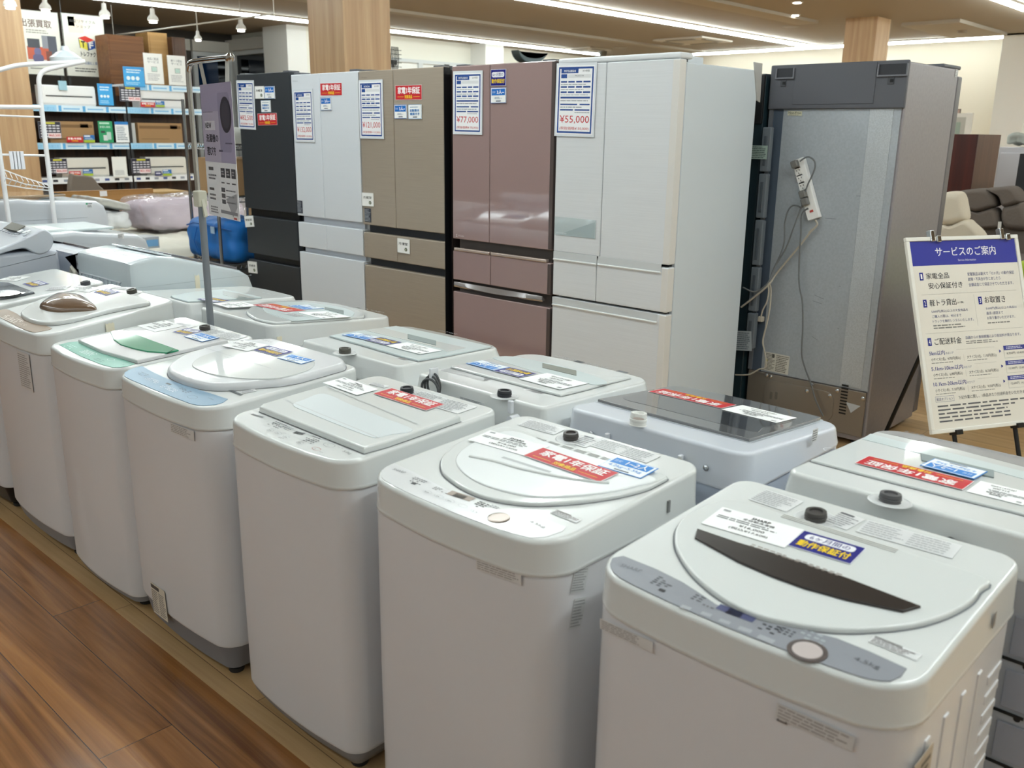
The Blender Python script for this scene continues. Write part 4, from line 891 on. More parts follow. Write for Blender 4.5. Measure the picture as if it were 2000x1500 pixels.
# ------------------------------------------------------------------ refrigerators
def at(px, py, x=None, y=None, z=None):
    d = ray(px, py)
    t = x/d.x if x is not None else y/d.y if y is not None else (z-CAMH)/d.z
    return CO+d*t
FF = Fr((0, 3.45, 0), (1,0,0), (0,0,1))
fx = lambda px, py=300: FF.px(px, py)[0]
fz = lambda px, py: FF.px(px, py)[1]
def fridge(label, x0, x1, zt, pm, side, rows, gapm, bodym=None, grp=None, y=3.45, D=.67, edge=.0, side_in=.0, topcap=None, bulge=0):
    """rows: list of (z0, z1, [seams x], kind)"""
    r = root('refrigerator', label, 'refrigerator', ((x0+x1)/2, y, 0), 0, grp)
    b = MB(); b.box(x0+side_in, x1-side_in, y+.055, y+D, .03, zt-.012, bodym or side, .006); b.build('cabinet', r, 40)
    b = MB(); b.box(x0+.02, x1-.02, y+.035, y+.06, .01, zt-.02, gapm); b.build('recess', r, 0)
    for sx in (x0+.08, x1-.08):
        for yy in (y+.12, y+D-.08):
            b = MB(); b.lathe([(.025, 0), (.025, .032)], (sx, yy, 0), RUBBER, 14); b.build('foot', r)
    for z0, z1, seams, kind in rows:
        xs = [x0]+seams+[x1]
        for i in range(len(xs)-1):
            b = MB(); a, c = xs[i]+(.0015 if i else 0), xs[i+1]-(.0015 if i < len(xs)-2 else 0)
            b.box(a, c, y, y+.05, z0, z1, pm, .005)
            if edge and i == len(xs)-2: b.box(c-edge, c+.001, y-.0008, y+.048, z0+.003, z1-.003, side, .003)
            b.build(kind, r, 35)
    for xa in (x1-.09, x0+.02): b = MB(); b.box(xa, xa+.07, y+.01, y+.09, zt-.012, zt+.008, DGREY, .003); b.build('hinge_cover', r)
    return r
DB = mat('23262b', .45, spec=.4); DARK = mat('101217', .4)
# black
r = fridge('tall matte black refrigerator with one wide upper door behind the hanging laundry poster', -5.822, -5.19, 1.862, mat('2b2f34', .42), DB,
   [(fz(578, 417), 1.862, [], 'door'), (fz(582.4, 510.4), fz(579.2, 432.8), [], 'drawer'), (.07, fz(582.9, 523), [], 'drawer')], mat('07080a', .5), DB)
f, w, h = FF.sub(*cC(250,228,386,228,262,605), .001); price_card(f, w, h, r, '¥82,500', '75,000', 'SHARP', '2018年製')
for P, k in ((cC(395,275,465,273,400,372), '冷蔵室'), (cC(470,275,548,273,473,372), 'people'), (cC(443,385,515,383,445,478), 'ice')):
    f, w, h = FF.sub(*P, .001); magnet(f, w, h, r, k)
f, w, h = FF.sub(*cC(413,488,563,482,416,580), .001); red_sticker(f, w, h, r)
c5 = cr(460,380,6.25)
for P, k in ((c5(115,265,218,255,128,400), '野菜室'), (c5(155,810,262,822,160,950), '冷凍室')):
    f, w, h = FF.sub(*P, .001); magnet(f, w, h, r, k)
# white french door
WF = brushed('white_door_skin', 'd3d8de', .3, 0, (3, 3, 500), .012)
r = fridge('white french door refrigerator between the black one and the champagne coloured one', -5.178, -4.492, 1.845, WF, mat('d5d9de', .3),
   [(fz(704.8, 435.2), 1.84, [fx(622.5, 145)], 'door'), (fz(707, 500), fz(708, 449), [fx(636.8, 442)], 'drawer'), (.07, fz(709.6, 511), [], 'drawer')], mat('cfd3db', .4), mat('d5d9de', .3), edge=.012)
f, w, h = FF.sub(*cC(693,300,845,293,707,708), .001); price_card(f, w, h, r, '¥132,000', '120,000', 'HITACHI', '2020年製')
f, w, h = FF.sub(*cC(903,251,1072,246,906,348), .001); red_sticker(f, w, h, r)
f, w, h = FF.sub(*cC(908,362,990,358,912,462), .001); magnet(f, w, h, r, 'people')
f, w, h = FF.sub(*cC(722,1165,763,1170,726,1262), .0005); notice(f, w, h, r, 9, 'aab0b8', '2c3340', 'feature_label')
f, w, h = FF.sub(*cC(686,230,728,230,686,238), .0003); s = Sheet(f, w, h, 'd3d8de', thick=.0002); s.text('HITACHI', .02, .1, .98, .9, '85888e', 2, 0); s.build('maker_badge', r)
# champagne
CHAMP = brushed('champagne_door_skin', 'ab9f90', .34, .35, (4, 4, 700), .07)
TB = mat('3a3230', .4)
r = fridge('champagne coloured french door refrigerator with a small paper label on its lower drawer', -4.482, -3.755, 1.838, CHAMP, mat('15161a', .35),
   [(fz(866.4, 456.8), 1.838, [fx(766.75, 135)], 'door'), (fz(867.2, 526.4), fz(866.4, 472.8), [fx(776, 496)], 'drawer'), (.07, fz(867.2, 542.4), [], 'drawer')], mat('1d2028', .4), TB, edge=.0)
b = MB(); b.box(-3.755, -3.752, 3.452, 3.5, .07, 1.836, mat('15161a', .35)); b.build('door_edge', r, 0)
f, w, h = FF.sub(*cC(1205,228,1393,220,1222,682), .001); price_card(f, w, h, r, '¥121,000', '110,000', 'HITACHI', '2019年製')
f, w, h = FF.sub(*cC(1490,268,1697,262,1494,382), .001); red_sticker(f, w, h, r)
c4 = cr(680,400,6.25)
for P, k in ((cC(1485,418,1582,416,1488,527), 'people'), (cC(1595,418,1697,415,1598,530), 'ice'), (cC(1232,1103,1321,1108,1236,1208), '冷蔵室'), (c4(608,403,757,425,612,578), '冷凍室')):
    f, w, h = FF.sub(*P, .001); magnet(f, w, h, r, k)
f, w, h = FF.sub(*cC(1248,1225,1298,1230,1252,1332), .0005); notice(f, w, h, r, 9, 'aab0b8', '2c3340', 'feature_label')
f, w, h = FF.sub(*cC(1222,203,1270,203,1222,212), .0003); s = Sheet(f, w, h, 'ab9f90', thick=.0002); s.text('HITACHI', .02, .1, .98, .9, '5c5650', 2, 0); s.build('maker_badge', r)
# mauve glass
c3 = cr(860,420,6.25)
MAU = mat('98807e', .05, coat=1, spec=.9); MFR = mat('5c514f', .3, metal=.3)
z1 = fz(1064.8, 575.2)
r = fridge('pinkish brown glass fronted refrigerator with shiny pale handles on its small drawers', -3.688, -2.972, 1.836, MAU, MFR,
   [(fz(1066.4, 488), 1.836, [fx(957, 125)], 'door'), (z1+.0, fz(1063, 513), [fx(957.6, 516)], 'drawer'), (.07, fz(1063, 600), [], 'drawer')], mat('4a4340', .4), mat('4d4443', .35), edge=.022)
zh = fz(1063, 511)
for a, c in ((-3.675, fx(957.6, 516)-.006), (fx(957.6, 516)+.006, -3.0)):
    b = MB(); b.box(a, c, 3.444, 3.47, zh-.004, zh+.012, mat('d8c6bc', .2, metal=.7), .004); b.build('handle', r)
za = fz(1063, 600)+.004; b = MB(); rings = []
for i in range(17):
    t = i/16; x = -3.68+.655*t; dz = .012*math.sin(math.pi*t)
    rings.append([(x, 3.452, z1-.012), (x, 3.448-.01*math.sin(math.pi*t), z1-.028-dz), (x, 3.452, z1-.040-dz*.6), (x, 3.475, z1-.036)])
b.loft(rings, mat('b9b4b4', .18, metal=.8)); b.build('handle', r, 60)
f, w, h = FF.sub(*cD(105,238,336,230,120,728), .001); price_card(f, w, h, r, '¥77,000', '70,000', 'MITSUBISHI', '2019年製')
f, w, h = FF.sub(*cD(399,224,518,219,403,352), .001)
s = Sheet(f, w, h, 'e0e0ec', thick=.003, rough=.2); s.rect(.02, .02, .98, .98, NAVY); s.rect(.08, .52, .9, .84, 'f2f2f8', 2, .12); s.text('6ヶ月間の', .14, .58, .82, .78, NAVY, bold=.01); s.text('動作保証付', .08, .16, .92, .42, YEL, bold=.03); s.build('warranty_sticker', r)
f, w, h = FF.sub(*cD(400,367,519,362,403,487), .001); magnet(f, w, h, r, 'people')
f, w, h = FF.sub(*c3(190,225,292,240,190,265), .0003); s = Sheet(f, w, h, '98807e', thick=.0001, rough=.1)
for pp in ([(.12,.95),(.19,.62),(.12,.35),(.05,.62)], [(.1,.33),(.0,.0),(.1,.0),(.13,.3)], [(.14,.33),(.24,.0),(.14,.0),(.12,.3)]): s.ply(pp, 'cdbfbc', 2)
s.text('MITSUBISHI', .32, .2, 1., .7, 'cdbfbc', 2, 0); s.build('maker_badge', r)
# white, right end
WR = brushed('white_line_skin', 'd6d9dc', .3, 0, (3, 3, 260), .03)
r = fridge('white refrigerator at the right end of the row with grey water panel', -2.957, -2.275, 1.815, WR, mat('d9d7d3', .3),
   [(fz(1286.6, 515.9), 1.815, [fx(1185.4, 114.1)], 'door'), (fz(1299.8, 611.6), fz(1290, 522), [fx(1165.6, 499.8)], 'drawer'), (.07, fz(1300, 616), [], 'drawer')], mat('17181a', .5), mat('ccd4da', .32), edge=.035)
b = MB(); b.box(-2.957, -2.275, 3.452, 3.55, 1.8165, 1.842, mat('d9dcdf', .35), .008); b.build('top_trim', r)
c2 = cr(1060,440,4.545)
for P, pn in ((c2(95,300,480,347), 'l'), (c2(490,345,1050,425), 'r'), (c2(85,700,1015,865), 'b')):
    (xa, za), (xb, zb) = FF.px(*P[0]), FF.px(*P[1])
    b = MB(); b.box(xa, xb, 3.444, 3.452, (za+zb)/2-.004, (za+zb)/2+.005, mat('e4e6e6', .25), .003); b.box(xa, xb, 3.4485, 3.451, (za+zb)/2+.005, (za+zb)/2+.04, mat('c8ccce', .4), .001); b.build('handle', r)
f, w, h = FF.sub(*[*cD(897,1370,1218,1402), *c2(105,80)], .0005)
s = Sheet(f, w, h, 'b3c0c2', thick=.001, rough=.06, coat=1); s.ply([(.08,.0),(.98,.0),(.98,.9)], '9fadb0', 1); s.text('MITSUBISHI', .05, .08, .3, .16, 'dfe6e8', 3, 0); s.build('dispenser_panel', r)
f, w, h = FF.sub(*cD(915,175,1230,165,915,742), .001); price_card(f, w, h, r, '¥55,000', '50,000', 'MITSUBISHI', '2014年製', 'MR-JX52Y-W')
b = MB(); X = -2.275; p0, p1, p2, p3 = at(1472,121,x=X), at(1488,124,x=X), at(1483,200,x=X), at(1477,196,x=X)
p = [(q.y, q.z) for q in (p0, p1, p2, p3)]
b.add([(X+.004, a, c) for a, c in p]+[(X-.002, a, c) for a, c in p], [[3,2,1,0],[0,1,5,4],[1,2,6,5],[2,3,7,6],[3,0,4,7]], mat('a9a7a3', .4)); b.build('corner_bracket', r, 0)
b = MB(); b.box(-2.75, -2.33, 3.56, 3.72, 1.803, 1.838, mat('cfd4d8', .3), .005)
for k in range(4): b.box(-2.36-.03*k, -2.345-.03*k, 3.57, 3.6, 1.838, 1.846, CHROME, .002)
b.build('top_hinges', r)
# ---- second row, seen from behind: dark one and grey one
Yd = Fr((0, 4.30, 0), (1,0,0), (0,0,1))
TEAL = mat('1d2e35', .35); GUN = mat('6a7178', .35)
r = root('refrigerator', 'dark teal back of a refrigerator squeezed between the white and the grey ones', 'refrigerator', (-2.7, 5.0, 0), math.pi)
b = MB(); b.box(-3.06, -2.33, 4.30, 4.95, .03, 1.80, TEAL, .006); b.build('cabinet', r)
b = MB(); b.box(-3.06, -2.33, 4.95, 5.0, .05, 1.80, mat('4a4d52', .3), .006); b.build('door', r)
for sx in (-2.98, -2.41):
    for yy in (4.38, 4.88): b = MB(); b.lathe([(.02, 0), (.02, .035)], (sx, yy, 0), RUBBER, 12); b.build('foot', r)
b = MB(); b.box(-3.05, -2.332, 4.288, 4.305, 1.56, 1.795, BLACK, .004)
for k in range(9): b.box(-2.5, -2.38, 4.284, 4.29, 1.60+k*.018, 1.608+k*.018, mat('24282c', .5))
b.build('top_vent', r, 0)
b = MB(); xd = Yd.px(1499, 260, .02)[0]
for z0, z1 in ((1.33, 1.545), (1.10, 1.32), (.86, 1.09), (.62, .85), (.42, .61)):
    b.box(xd-.022, xd+.024, 4.268, 4.302, z0, z1, GUN, .006); b.box(xd-.008, xd+.008, 4.264, 4.27, z0+.03, z1-.04, mat('4d545b', .35), .003)
b.build('rear_duct', r)
f, w, h = Yd.sub(*cE(300,815,430,818,290,920), .04); notice(f, w, h, r, 7, '3f4d49', '9fb1a8', 'caution_label')
f, w, h = Yd.sub(*cF_(175,815,300,820,165,965), .04); notice(f, w, h, r, 9, '55606a', 'a9b0b4', 'rating_label')
# grey
G0, G1, GY = -2.315, -1.652, 4.34
Yg = Fr((0, GY, 0), (1,0,0), (0,0,1)); GS = brushed('silver_grey_side', '9b979b', .38, .4, (60, 60, 60), .05)
r = root('refrigerator', 'large silver grey refrigerator seen from behind with a power strip on its back', 'refrigerator', ((G0+G1)/2, 5.05, 0), math.pi)
b = MB(); b.box(G0, G1, GY+.004, 4.98, .03, 1.832, GS, .008); b.build('cabinet', r)
b = MB(); b.box(G0, G1, 4.985, 5.05, .05, 1.80, mat('77757a', .3, metal=.4), .008); b.build('door', r)
b = MB(); b.box(G1-.22, G1-.01, 4.80, 5.04, 1.832, 1.85, DGREY, .006); b.build('hinge_cover', r)
for sx in (G0+.08, G1-.08):
    for yy in (GY+.09, 4.92): b = MB(); b.lathe([(.025, 0), (.025, .032)], (sx, yy, 0), RUBBER, 12); b.build('foot', r)
PLt = mat('55565c', .45)
zb = Yg.px(*cE(460,536)[0])[1]; b = MB(Yg.M)
b.box(G0-.004, G1+.003, zb, 1.838, -.002, .02, PLt, .006); xa, za = Yg.px(*cE(635,190)[0]); xb, zc = Yg.px(*cE(1235,490)[0]); b.box(xa, xb, zc, za, .02, .0225, PLt, .002)
b.build('top_cover', r)
for P in (cE(492,218,612,285), cE(1288,185,1495,262)):
    (xa, za), (xb, zc) = Yg.px(*P[0]), Yg.px(*P[1]); b = MB(Yg.M); b.box(xa, xb, zc, za, .0205, .0215, mat('2b2c31', .5)); b.box(xa-.006, xb+.006, zc-.008, zc, .02, .03, mat('6b6c72', .4), .002); b.box(xa-.006, xa, zc, za, .02, .028, mat('6b6c72', .4)); b.box(xb, xb+.006, zc, za, .02, .028, mat('6b6c72', .4)); b.build('hand_grip', r, 0)
b = MB(Yg.M)
for P in (cE(540,330), cE(1380,310)): u, v = Yg.px(*P[0]); b.box(u-.018, u+.012, v-.016, v+.016, .0205, .023, mat('44454a', .5), .001); b.box(u-.006, u+.01, v-.008, v+.006, .0228, .024, BLACK)
b.build('cover_slot', r, 0)
GALV = brushed('galvanised_back', 'aab0b6', .42, .3, (90, 90, 90), .06)
zl = Yg.px(*cF_(740,1215)[0])[1]
b = MB(Yg.M); b.box(G0+.01, G1-.012, zl, zb, -.002, .004, GALV, .001); b.box(G1-.155, G1-.045, zl+.01, zb-.001, .004, .007, brushed('galvanised_strip', 'b9bec2', .38, .3, (160, 160, 160), .1), .002)
b.box(G0, G0+.022, zl, zb, .003, .010, mat('6b6e74', .4)); b.box(G0+.022, G0+.075, zl, zb, .004, .0048, mat('4b5664', .4))
b.build('back_plate', r, 0)
CM = mat('8f867c', .3, metal=.55)
b = MB(Yg.M); b.box(G0+.005, G1-.015, .06, zl-.004, -.002, .012, CM, .004)
(xa, za), (xb, zc) = Yg.px(*cF_(385,1190)[0]), Yg.px(*cF_(1010,1340)[0]); P = rrect(xa, G1-.17, .10, zl-.035, .05, 6)
b.pad(P, .012, .016, CM, .003)
for k in range(10): b.box(G1-.14, G1-.105, .16+k*.016, .168+k*.016, .012, .0135, BLACK)
for q in cF_(435,1325,475,1325): u, v = Yg.px(*q); b.pad(rrect(u-.008, u+.008, v-.022, v+.022, .008), .0158, .0175, mat('7b736a', .3, metal=.5), .001)
u, v = Yg.px(*cF_(1075,1420)[0]); b.add([(u-.04, v+.02, .0125), (u+.035, v+.015, .0125), (u-.01, v-.03, .0125)], [(2,1,0)], mat('b9bcbf', .4))
b.build('compressor_cover', r, 40)
for q in cF_(400,1168,432,1178,752,1243,952,1290,1152,1350,715,1292,895,1328): u, v = Yg.px(*q); b = MB(Yg.M); b.lathe([(.010, .012), (.010, .017), (.004, .02)], (u, v, 0), CHROME, 14); b.build('screw', r)
f, w, h = Yg.sub(*cF_(388,985,575,1022,380,1130), .005); s = Sheet(f, w, h, 'd3cfc4', rough=.4); s.lines(.02, .05, .42, .95, 12, '6f6b60', rnd=rp); s.lines(.46, .05, .98, .95, 10, '6f6b60', rnd=rp); s.rect(.28, .75, .38, .95, '55524a', 3); s.ply([(.03,.5),(.12,.5),(.075,.66)], 'b8b23c', 3); s.build('rating_label', r)
f, w, h = Yg.sub(*cE(560,547,672,550,562,582), .005); s = Sheet(f, w, h, 'cfcdb4', rough=.4); s.text('Non-Fron', .06, .35, .94, .9, '3f4038', 2, .01); s.lines(.1, .08, .9, .25, 1, '6f6b60', rnd=rp); s.build('maker_badge', r)
b = MB(Yg.M)
for P in (cE(850,1385,935,1392), cE(610,1010,622,1020), cE(612,1050,625,1055), cE(1090,1212,1200,1215), cF_(765,545,840,578), cF_(750,590,825,615), cF_(745,868,790,898), cF_(945,805,958,810), cF_(955,476,972,478)):
    (ua, va), (ub, vb) = Yg.px(*P[0]), Yg.px(*P[1]); b.add([(ua, va, .0045), (ub, vb, .0045), (ub, vb+.002, .0045), (ua, va+.0015, .0045)], [(0,1,2,3)], mat('6b6f74', .6))
b.build('scuff_marks', r, 0)
X = Fr((G1, 0, 0), (0,1,0), (0,0,1)); f, w, h = X.sub(*cE(1865,222,1882,224,1858,280), .0006); notice(f, w, h, r, 4, '8d8f93', 'c9cbcd', 'side_label')
# power strip hanging on the back
f, w, h = Yg.sub(*cE(612,940,700,905,735,1405), .006)
TAPW = mat('e9e8e6', .3)
pr = root('power_strip', 'white multi socket power strip stuck slanting on the back of the grey refrigerator', 'power strip', f.O)
b = MB(f.M); b.box(0, w, 0, h, 0, .032, TAPW, .004); b.build('housing', pr)
for k in range(6):
    cy = h*(.93-.125*k); b = MB(f.M); b.box(w*.1, w*.58, cy-.022, cy+.022, .0318, .0325, mat('dfdedb', .4), .0)
    for dx, dy in ((-.008, .006), (.006, .006), (-.001, -.009)): b.box(w*.34+dx-.0015, w*.34+dx+.0015, cy+dy-.004, cy+dy+.004, .0324, .033, BLACK)
    b.build('socket', pr, 0)
b = MB(f.M); b.box(w*.38, w*.68, h*.115, h*.15, .032, .035, mat('b5473f', .3), .001); b.build('switch', pr)
for k in (0, 4, 5):
    cy = h*(.93-.125*k); b = MB(f.M); b.box(w*.05, w*.6, cy-.018, cy+.018, .033, .062, mat('6f6e6b', .45), .006)
    o = b.build('power_plug', None); tag(o, ('grey power plug in the top socket of the slanting power strip', '', '', '', 'grey power plug in the second lowest socket of the power strip', 'grey power plug just above the red switch of the power strip')[k], 'plug')
def cable(pts, n, r0, mt, label, yoff=None):
    pts = list(pts); n = [n if p[0] >= 1512 else min(.09, n+(1512-p[0])*.007) for p in pts]
    P = [Yg.O+Yg.U*u+Yg.V*v+Yg.N*n_ for (u, v), n_ in ((Yg.px(*p, n if not isinstance(n, list) else n[i]), n if not isinstance(n, list) else n[i]) for i, p in enumerate(pts))]
    P = [Vector(q) for q in smooth3([tuple(p) for p in P])]
    b = MB(); b.tube(P, r0, mt, 8); tag(b.build('power_cable'), label, 'cable')
def smooth3(p, sub=5):
    out = []
    for i in range(len(p)-1):
        g = lambda k: Vector(p[max(0, min(len(p)-1, k))]); p0, p1, p2, p3 = g(i-1), g(i), g(i+1), g(i+2)
        for k in range(sub):
            t = k/sub; out.append(tuple(.5*((2*p1)+(-p0+p2)*t+(2*p0-5*p1+4*p2-p3)*t*t+(-p0+3*p1-3*p2+p3)*t**3)))
    out.append(tuple(p[-1])); return out
GC = mat('6b6d6e', .5); BG = mat('b3ab9c', .5)
cable(cE(650,940,690,912,725,908,760,935,768,985,745,1050,712,1120,690,1190,672,1270,640,1350,585,1500)+cF_(540,180,470,300,405,440,330,520,190,640), .055, .0042, GC, 'dark grey cable looping from the top plug down past the others to the left')
cable(cE(700,1250,665,1300,630,1288,590,1288,555,1330,532,1420,530,1500)+cF_(525,140,500,220,440,350,400,450,300,520,205,485), .048, .004, GC, 'dark grey cable making a wide bow left of the power strip')
cable(cE(715,1308,680,1330,660,1380,657,1500)+cF_(650,150,642,330,645,470,668,600,672,800,663,1000,690,1120,740,1250,770,1360,830,1490), .038, .0042, GC, 'dark grey cable running straight down the grey refrigerator back')
cable(cE(770,1400,785,1430,765,1460,720,1500)+cF_(740,40,640,170,480,360,400,470,300,555,190,640), .034, .005, BG, 'thick beige cable from the power strip bottom to the white refrigerator')
cable(cF_(405,450,422,500,415,640,390,770,360,900,372,980,385,1060,378,1115,330,1125,270,1160,215,1170,145,1168), .03, .004, BG, 'thin beige cable curving along the left edge down to the floor side')
cable(cF_(400,455,405,520,390,600,360,660,345,715), .026, .004, BG, 'short beige cable ending in a loose plug')
q = Yg.px(*cF_(345,732)[0], .026); b = MB(Yg.M); b.box(q[0]-.014, q[0]+.014, q[1]-.014, q[1]+.014, .012, .04, mat('bdb5a6', .4), .005); tag(b.build('loose_plug'), 'loose beige plug dangling between the dark and the grey refrigerators', 'plug')
# ------------------------------------------------------------------ service sign on its easel
B0 = Vector((-1.218, 3.938, .275)); U = Vector((.476, .88, 0)).normalized(); nn = Vector((U.y, -U.x, 0)); tau = .36
V = Vector((-nn.x*math.sin(tau), -nn.y*math.sin(tau), math.cos(tau))); SG = Fr(B0, U, V); SW, SHt = .625, .862
r = root('information_board', 'framed white and blue service information board standing tilted on an easel', 'sign', (B0.x+U.x*SW/2, B0.y+U.y*SW/2, 0))
b = MB(SG.M); FM = mat('e9e7e0', .3)
for a in ((0, SW, 0, .018), (0, SW, SHt-.018, SHt), (0, .018, .018, SHt-.018), (SW-.018, SW, .018, SHt-.018)): b.box(a[0], a[1], a[2], a[3], -.012, .006, FM, .003)
b.box(.01, SW-.01, .01, SHt-.01, -.01, -.002, FM); b.build('frame', r)
f = Fr(SG.M @ Vector((.018, .018, -.002)), SG.U, SG.V); s = Sheet(f, SW-.036, SHt-.036, 'e9e4da', rough=.12, coat=.6, n=.0004); NB = '353b8e'
s.rect(0, .868, 1, 1, '4349a0'); s.text('サービスのご案内', .23, .915, .8, .965, 'f4f4fa', 3, .012); s.text('Service Information', .43, .886, .6, .898, 'd6d8f0', 3, 0)
K1 = '3e3f46'
def num(n, x, y): s.rect(x, y, x+.034, y+.042, NB, 2); s.text(n, x+.01, y+.008, x+.024, y+.034, 'ffffff', 4, 0)
num('1', .055, .79); s.text('家電全品', .115, .795, .325, .828, K1, 3, .01); s.text('安心保証付き', .125, .742, .44, .775, K1, 3, .01)
s.text('家電製品は最大で「12ヶ月」の動作保証', .5, .803, .95, .822, '5a5f8a', 3, 0); s.text('故障・不具合が生じましたら', .5, .775, .81, .794, '5a5f8a', 3, 0); s.text('全額返金にて保証させていただきます。', .5, .745, .93, .764, '5a5f8a', 3, 0)
s.rect(.05, .712, .95, .7135, 'b9b6b0', 2)
num('2', .055, .645); s.text('軽トラ貸出', .115, .65, .36, .685, K1, 3, .01); s.text('(AT車)', .37, .655, .43, .668, K1, 3, 0)
s.text('5,000円(税込)以上の大型商品を', .12, .612, .46, .628, '5a5f8a', 3, 0); s.text('ご購入の際は、90分まで', .12, .586, .39, .602, '5a5f8a', 3, 0); s.text('トラックを無料レンタルいたします。', .12, .56, .5, .576, '5a5f8a', 3, 0); s.lines(.12, .525, .46, .552, 2, '8b8a86', rnd=rp)
s.rect(.532, .53, .534, .7, 'b9b6b0', 2)
num('3', .57, .645); s.text('お取置き', .63, .65, .83, .685, K1, 3, .01); s.text('5,000円(税込)以上の商品は', .63, .612, .93, .628, '5a5f8a', 3, 0); s.text('最長1週間まで', .63, .586, .79, .602, '5a5f8a', 3, 0); s.text('お取り置きいただけます。', .63, .56, .9, .576, '5a5f8a', 3, 0); s.lines(.63, .535, .92, .548, 1, '8b8a86', rnd=rp)
s.rect(.04, .505, .96, .5065, 'b9b6b0', 2)
num('4', .05, .44); s.text('ご配送料金', .11, .443, .36, .478, K1, 3, .01); s.text('店舗からの直線距離により配送料が異なります。', .4, .462, .93, .479, '5a5f8a', 3, 0); s.lines(.4, .435, .75, .455, 2, '8b8a86', rnd=rp)
for i, (a, p1, p2) in enumerate((('5km以内', '4,950', '7,150'), ('5.1km-10km以内', '6,000', '8,250'), ('10.1km-20km以内', '7,150', '9,350'))):
    y = .388-.082*i; wa = (.14, .29, .3)[i]; s.text(a, .05, y, .05+wa, y+.026, '4a5094', 3, .01); s.text('のエリア', .06+wa, y+.002, .13+wa, y+.014, '5a5f8a', 3, 0); s.rect(.16+wa, y+.022, .66, y+.0232, 'c3c0ba', 2)
    s.text('小サイズ(1点)、'+p1+'円(税込)', .06, y-.032, .33, y-.012, K1, 3, 0); s.lines(.06, y-.044, .3, y-.036, 1, 'a3a19c', rnd=rp); s.rect(.36, y-.04, .3615, y-.006, 'b9b6b0', 2)
    s.text('大サイズ(1点)、'+p2+'円(税込)', .39, y-.032, .67, y-.012, K1, 3, 0); s.lines(.39, y-.044, .64, y-.036, 1, 'a3a19c', rnd=rp); s.ply([(.7, y-.012), (.7, y+.006), (.72, y-.003)], '3a3f8a', 3)
    s.rect(.745, y, .97, y+.024, NB, 2); s.lines(.77, y+.004, .95, y+.02, 2, 'c9cbe6', 3, rnd=rp); s.frame(.745, y-.044, .97, y, .003, 'c3c0ba', 2); s.text(('8,350円', '10,400円', '12,650円')[i], .77, y-.026, .85, y-.012, K1, 3, 0); s.text(('10,450円', '12,600円', '14,850円')[i], .87, y-.026, .95, y-.012, K1, 3, 0)
s.frame(.05, .142, .22, .172, .002, '6b6f96', 2); s.text('配送オプション', .06, .149, .21, .165, '5a5f8a', 3, 0); s.text('下記作業に関し、1商品あたり別途料金をいただきます。', .26, .147, .93, .166, '55565c', 3, 0)
s.lines(.06, .03, .95, .13, 5, '5f5f64', 3, .4, 9, rp)
s.build('poster', r)
for u in (.13, .52):
    b = MB(SG.M); b.box(u*1., u+.022, SHt-.022, SHt+.03, -.016, .012, CHROME, .004); b.box(u+.03, u+.055, SHt-.026, SHt+.004, .004, .014, CHROME, .004); b.build('clip', r)
er = root('easel', 'black metal easel holding up the white and blue information board', 'easel', (B0.x+U.x*SW/2, B0.y+U.y*SW/2, 0))
for u, sx in ((.14, -.02), (.48, .03)):
    t0 = SG.M @ Vector((u, SHt*.85, -.022)); bt = SG.M @ Vector((u, 0, -.022)); k = bt.z/(t0.z-bt.z); g = bt-(t0-bt)*k*.999
    b = MB(); b.tube([t0, g+Vector((0, 0, .004))], .010, BLACK, 8); b.build('leg', er)
    b = MB(SG.M); b.box(u-.018, u+.018, -.012, .01, -.03, .016, BLACK, .003); b.build('bracket', er)
t0 = SG.M @ Vector((.31, SHt*.85, -.03)); b = MB(); b.tube([t0, (t0.x-nn.x*.35, t0.y-nn.y*.35, .008)], .010, BLACK, 8); b.build('leg', er)
b = MB(SG.M); b.tube([(.14, SHt*.6, -.022), (.48, SHt*.6, -.022)], .008, BLACK, 8); b.build('crossbar', er)
# ------------------------------------------------------------------ leaning chrome sign stand with the laundry poster
PX, PY = -3.055, 1.637
STEEL = mat('8b8f95', .3, metal=.6)
r = root('sign_stand', 'grey and chrome pole stand rising between the washing machine rows with a hanging arm', 'sign stand', (PX, PY, 0))
b = MB(); b.lathe([(.045, 0), (.045, .012), (.02, .018), (.012, .05)], (PX, PY, 0), STEEL, 20); b.build('base', r)
b = MB(); b.tube([(PX, PY, .015), (PX, PY, 1.26)], .0125, mat('7d8289', .35), 14); b.build('lower_pole', r)
b = MB(); b.tube([(PX-.018, PY, 1.24)]+smooth3([(PX-.018, PY, 1.5), (PX-.02, PY, 1.66), (PX-.012, PY, 1.705), (PX+.03, PY-.002, 1.722), (PX+.31, PY-.03, 1.722)], 4), .0095, CHROME, 12); b.build('arm', r)
b = MB(); b.lathe([(.013, -.012), (.016, -.004), (.016, .004), (.008, .012)], (PX+.31, PY-.03, 1.722), CHROME, 14); b.build('end_knob', r)
b = MB(); b.box(PX-.026, PX+.014, PY-.018, PY+.018, 1.235, 1.292, mat('c6c4b4', .4), .006); b.add([(PX+.012, PY-.006, 1.27), (PX+.012, PY+.006, 1.27), (PX+.03, PY+.006, 1.205), (PX+.03, PY-.006, 1.205), (PX+.02, PY-.006, 1.20), (PX+.02, PY+.006, 1.20)], [(0,1,2,3),(0,3,4),(1,5,2),(3,2,5,4),(0,4,5,1)], mat('c6c4b4', .4)); b.build('clamp', r)
Up = Vector((.98, -.2, 0)).normalized(); TLp = at(391, 166, y=PY-.012)
PF = Fr(TLp-Vector((0, 0, .43)), Up, (0, 0, 1)); w, h = .315, .43
s = Sheet(PF, w, h, 'fbfafd', rough=.3, coat=1, thick=.0012); LV = 'b7aecb'
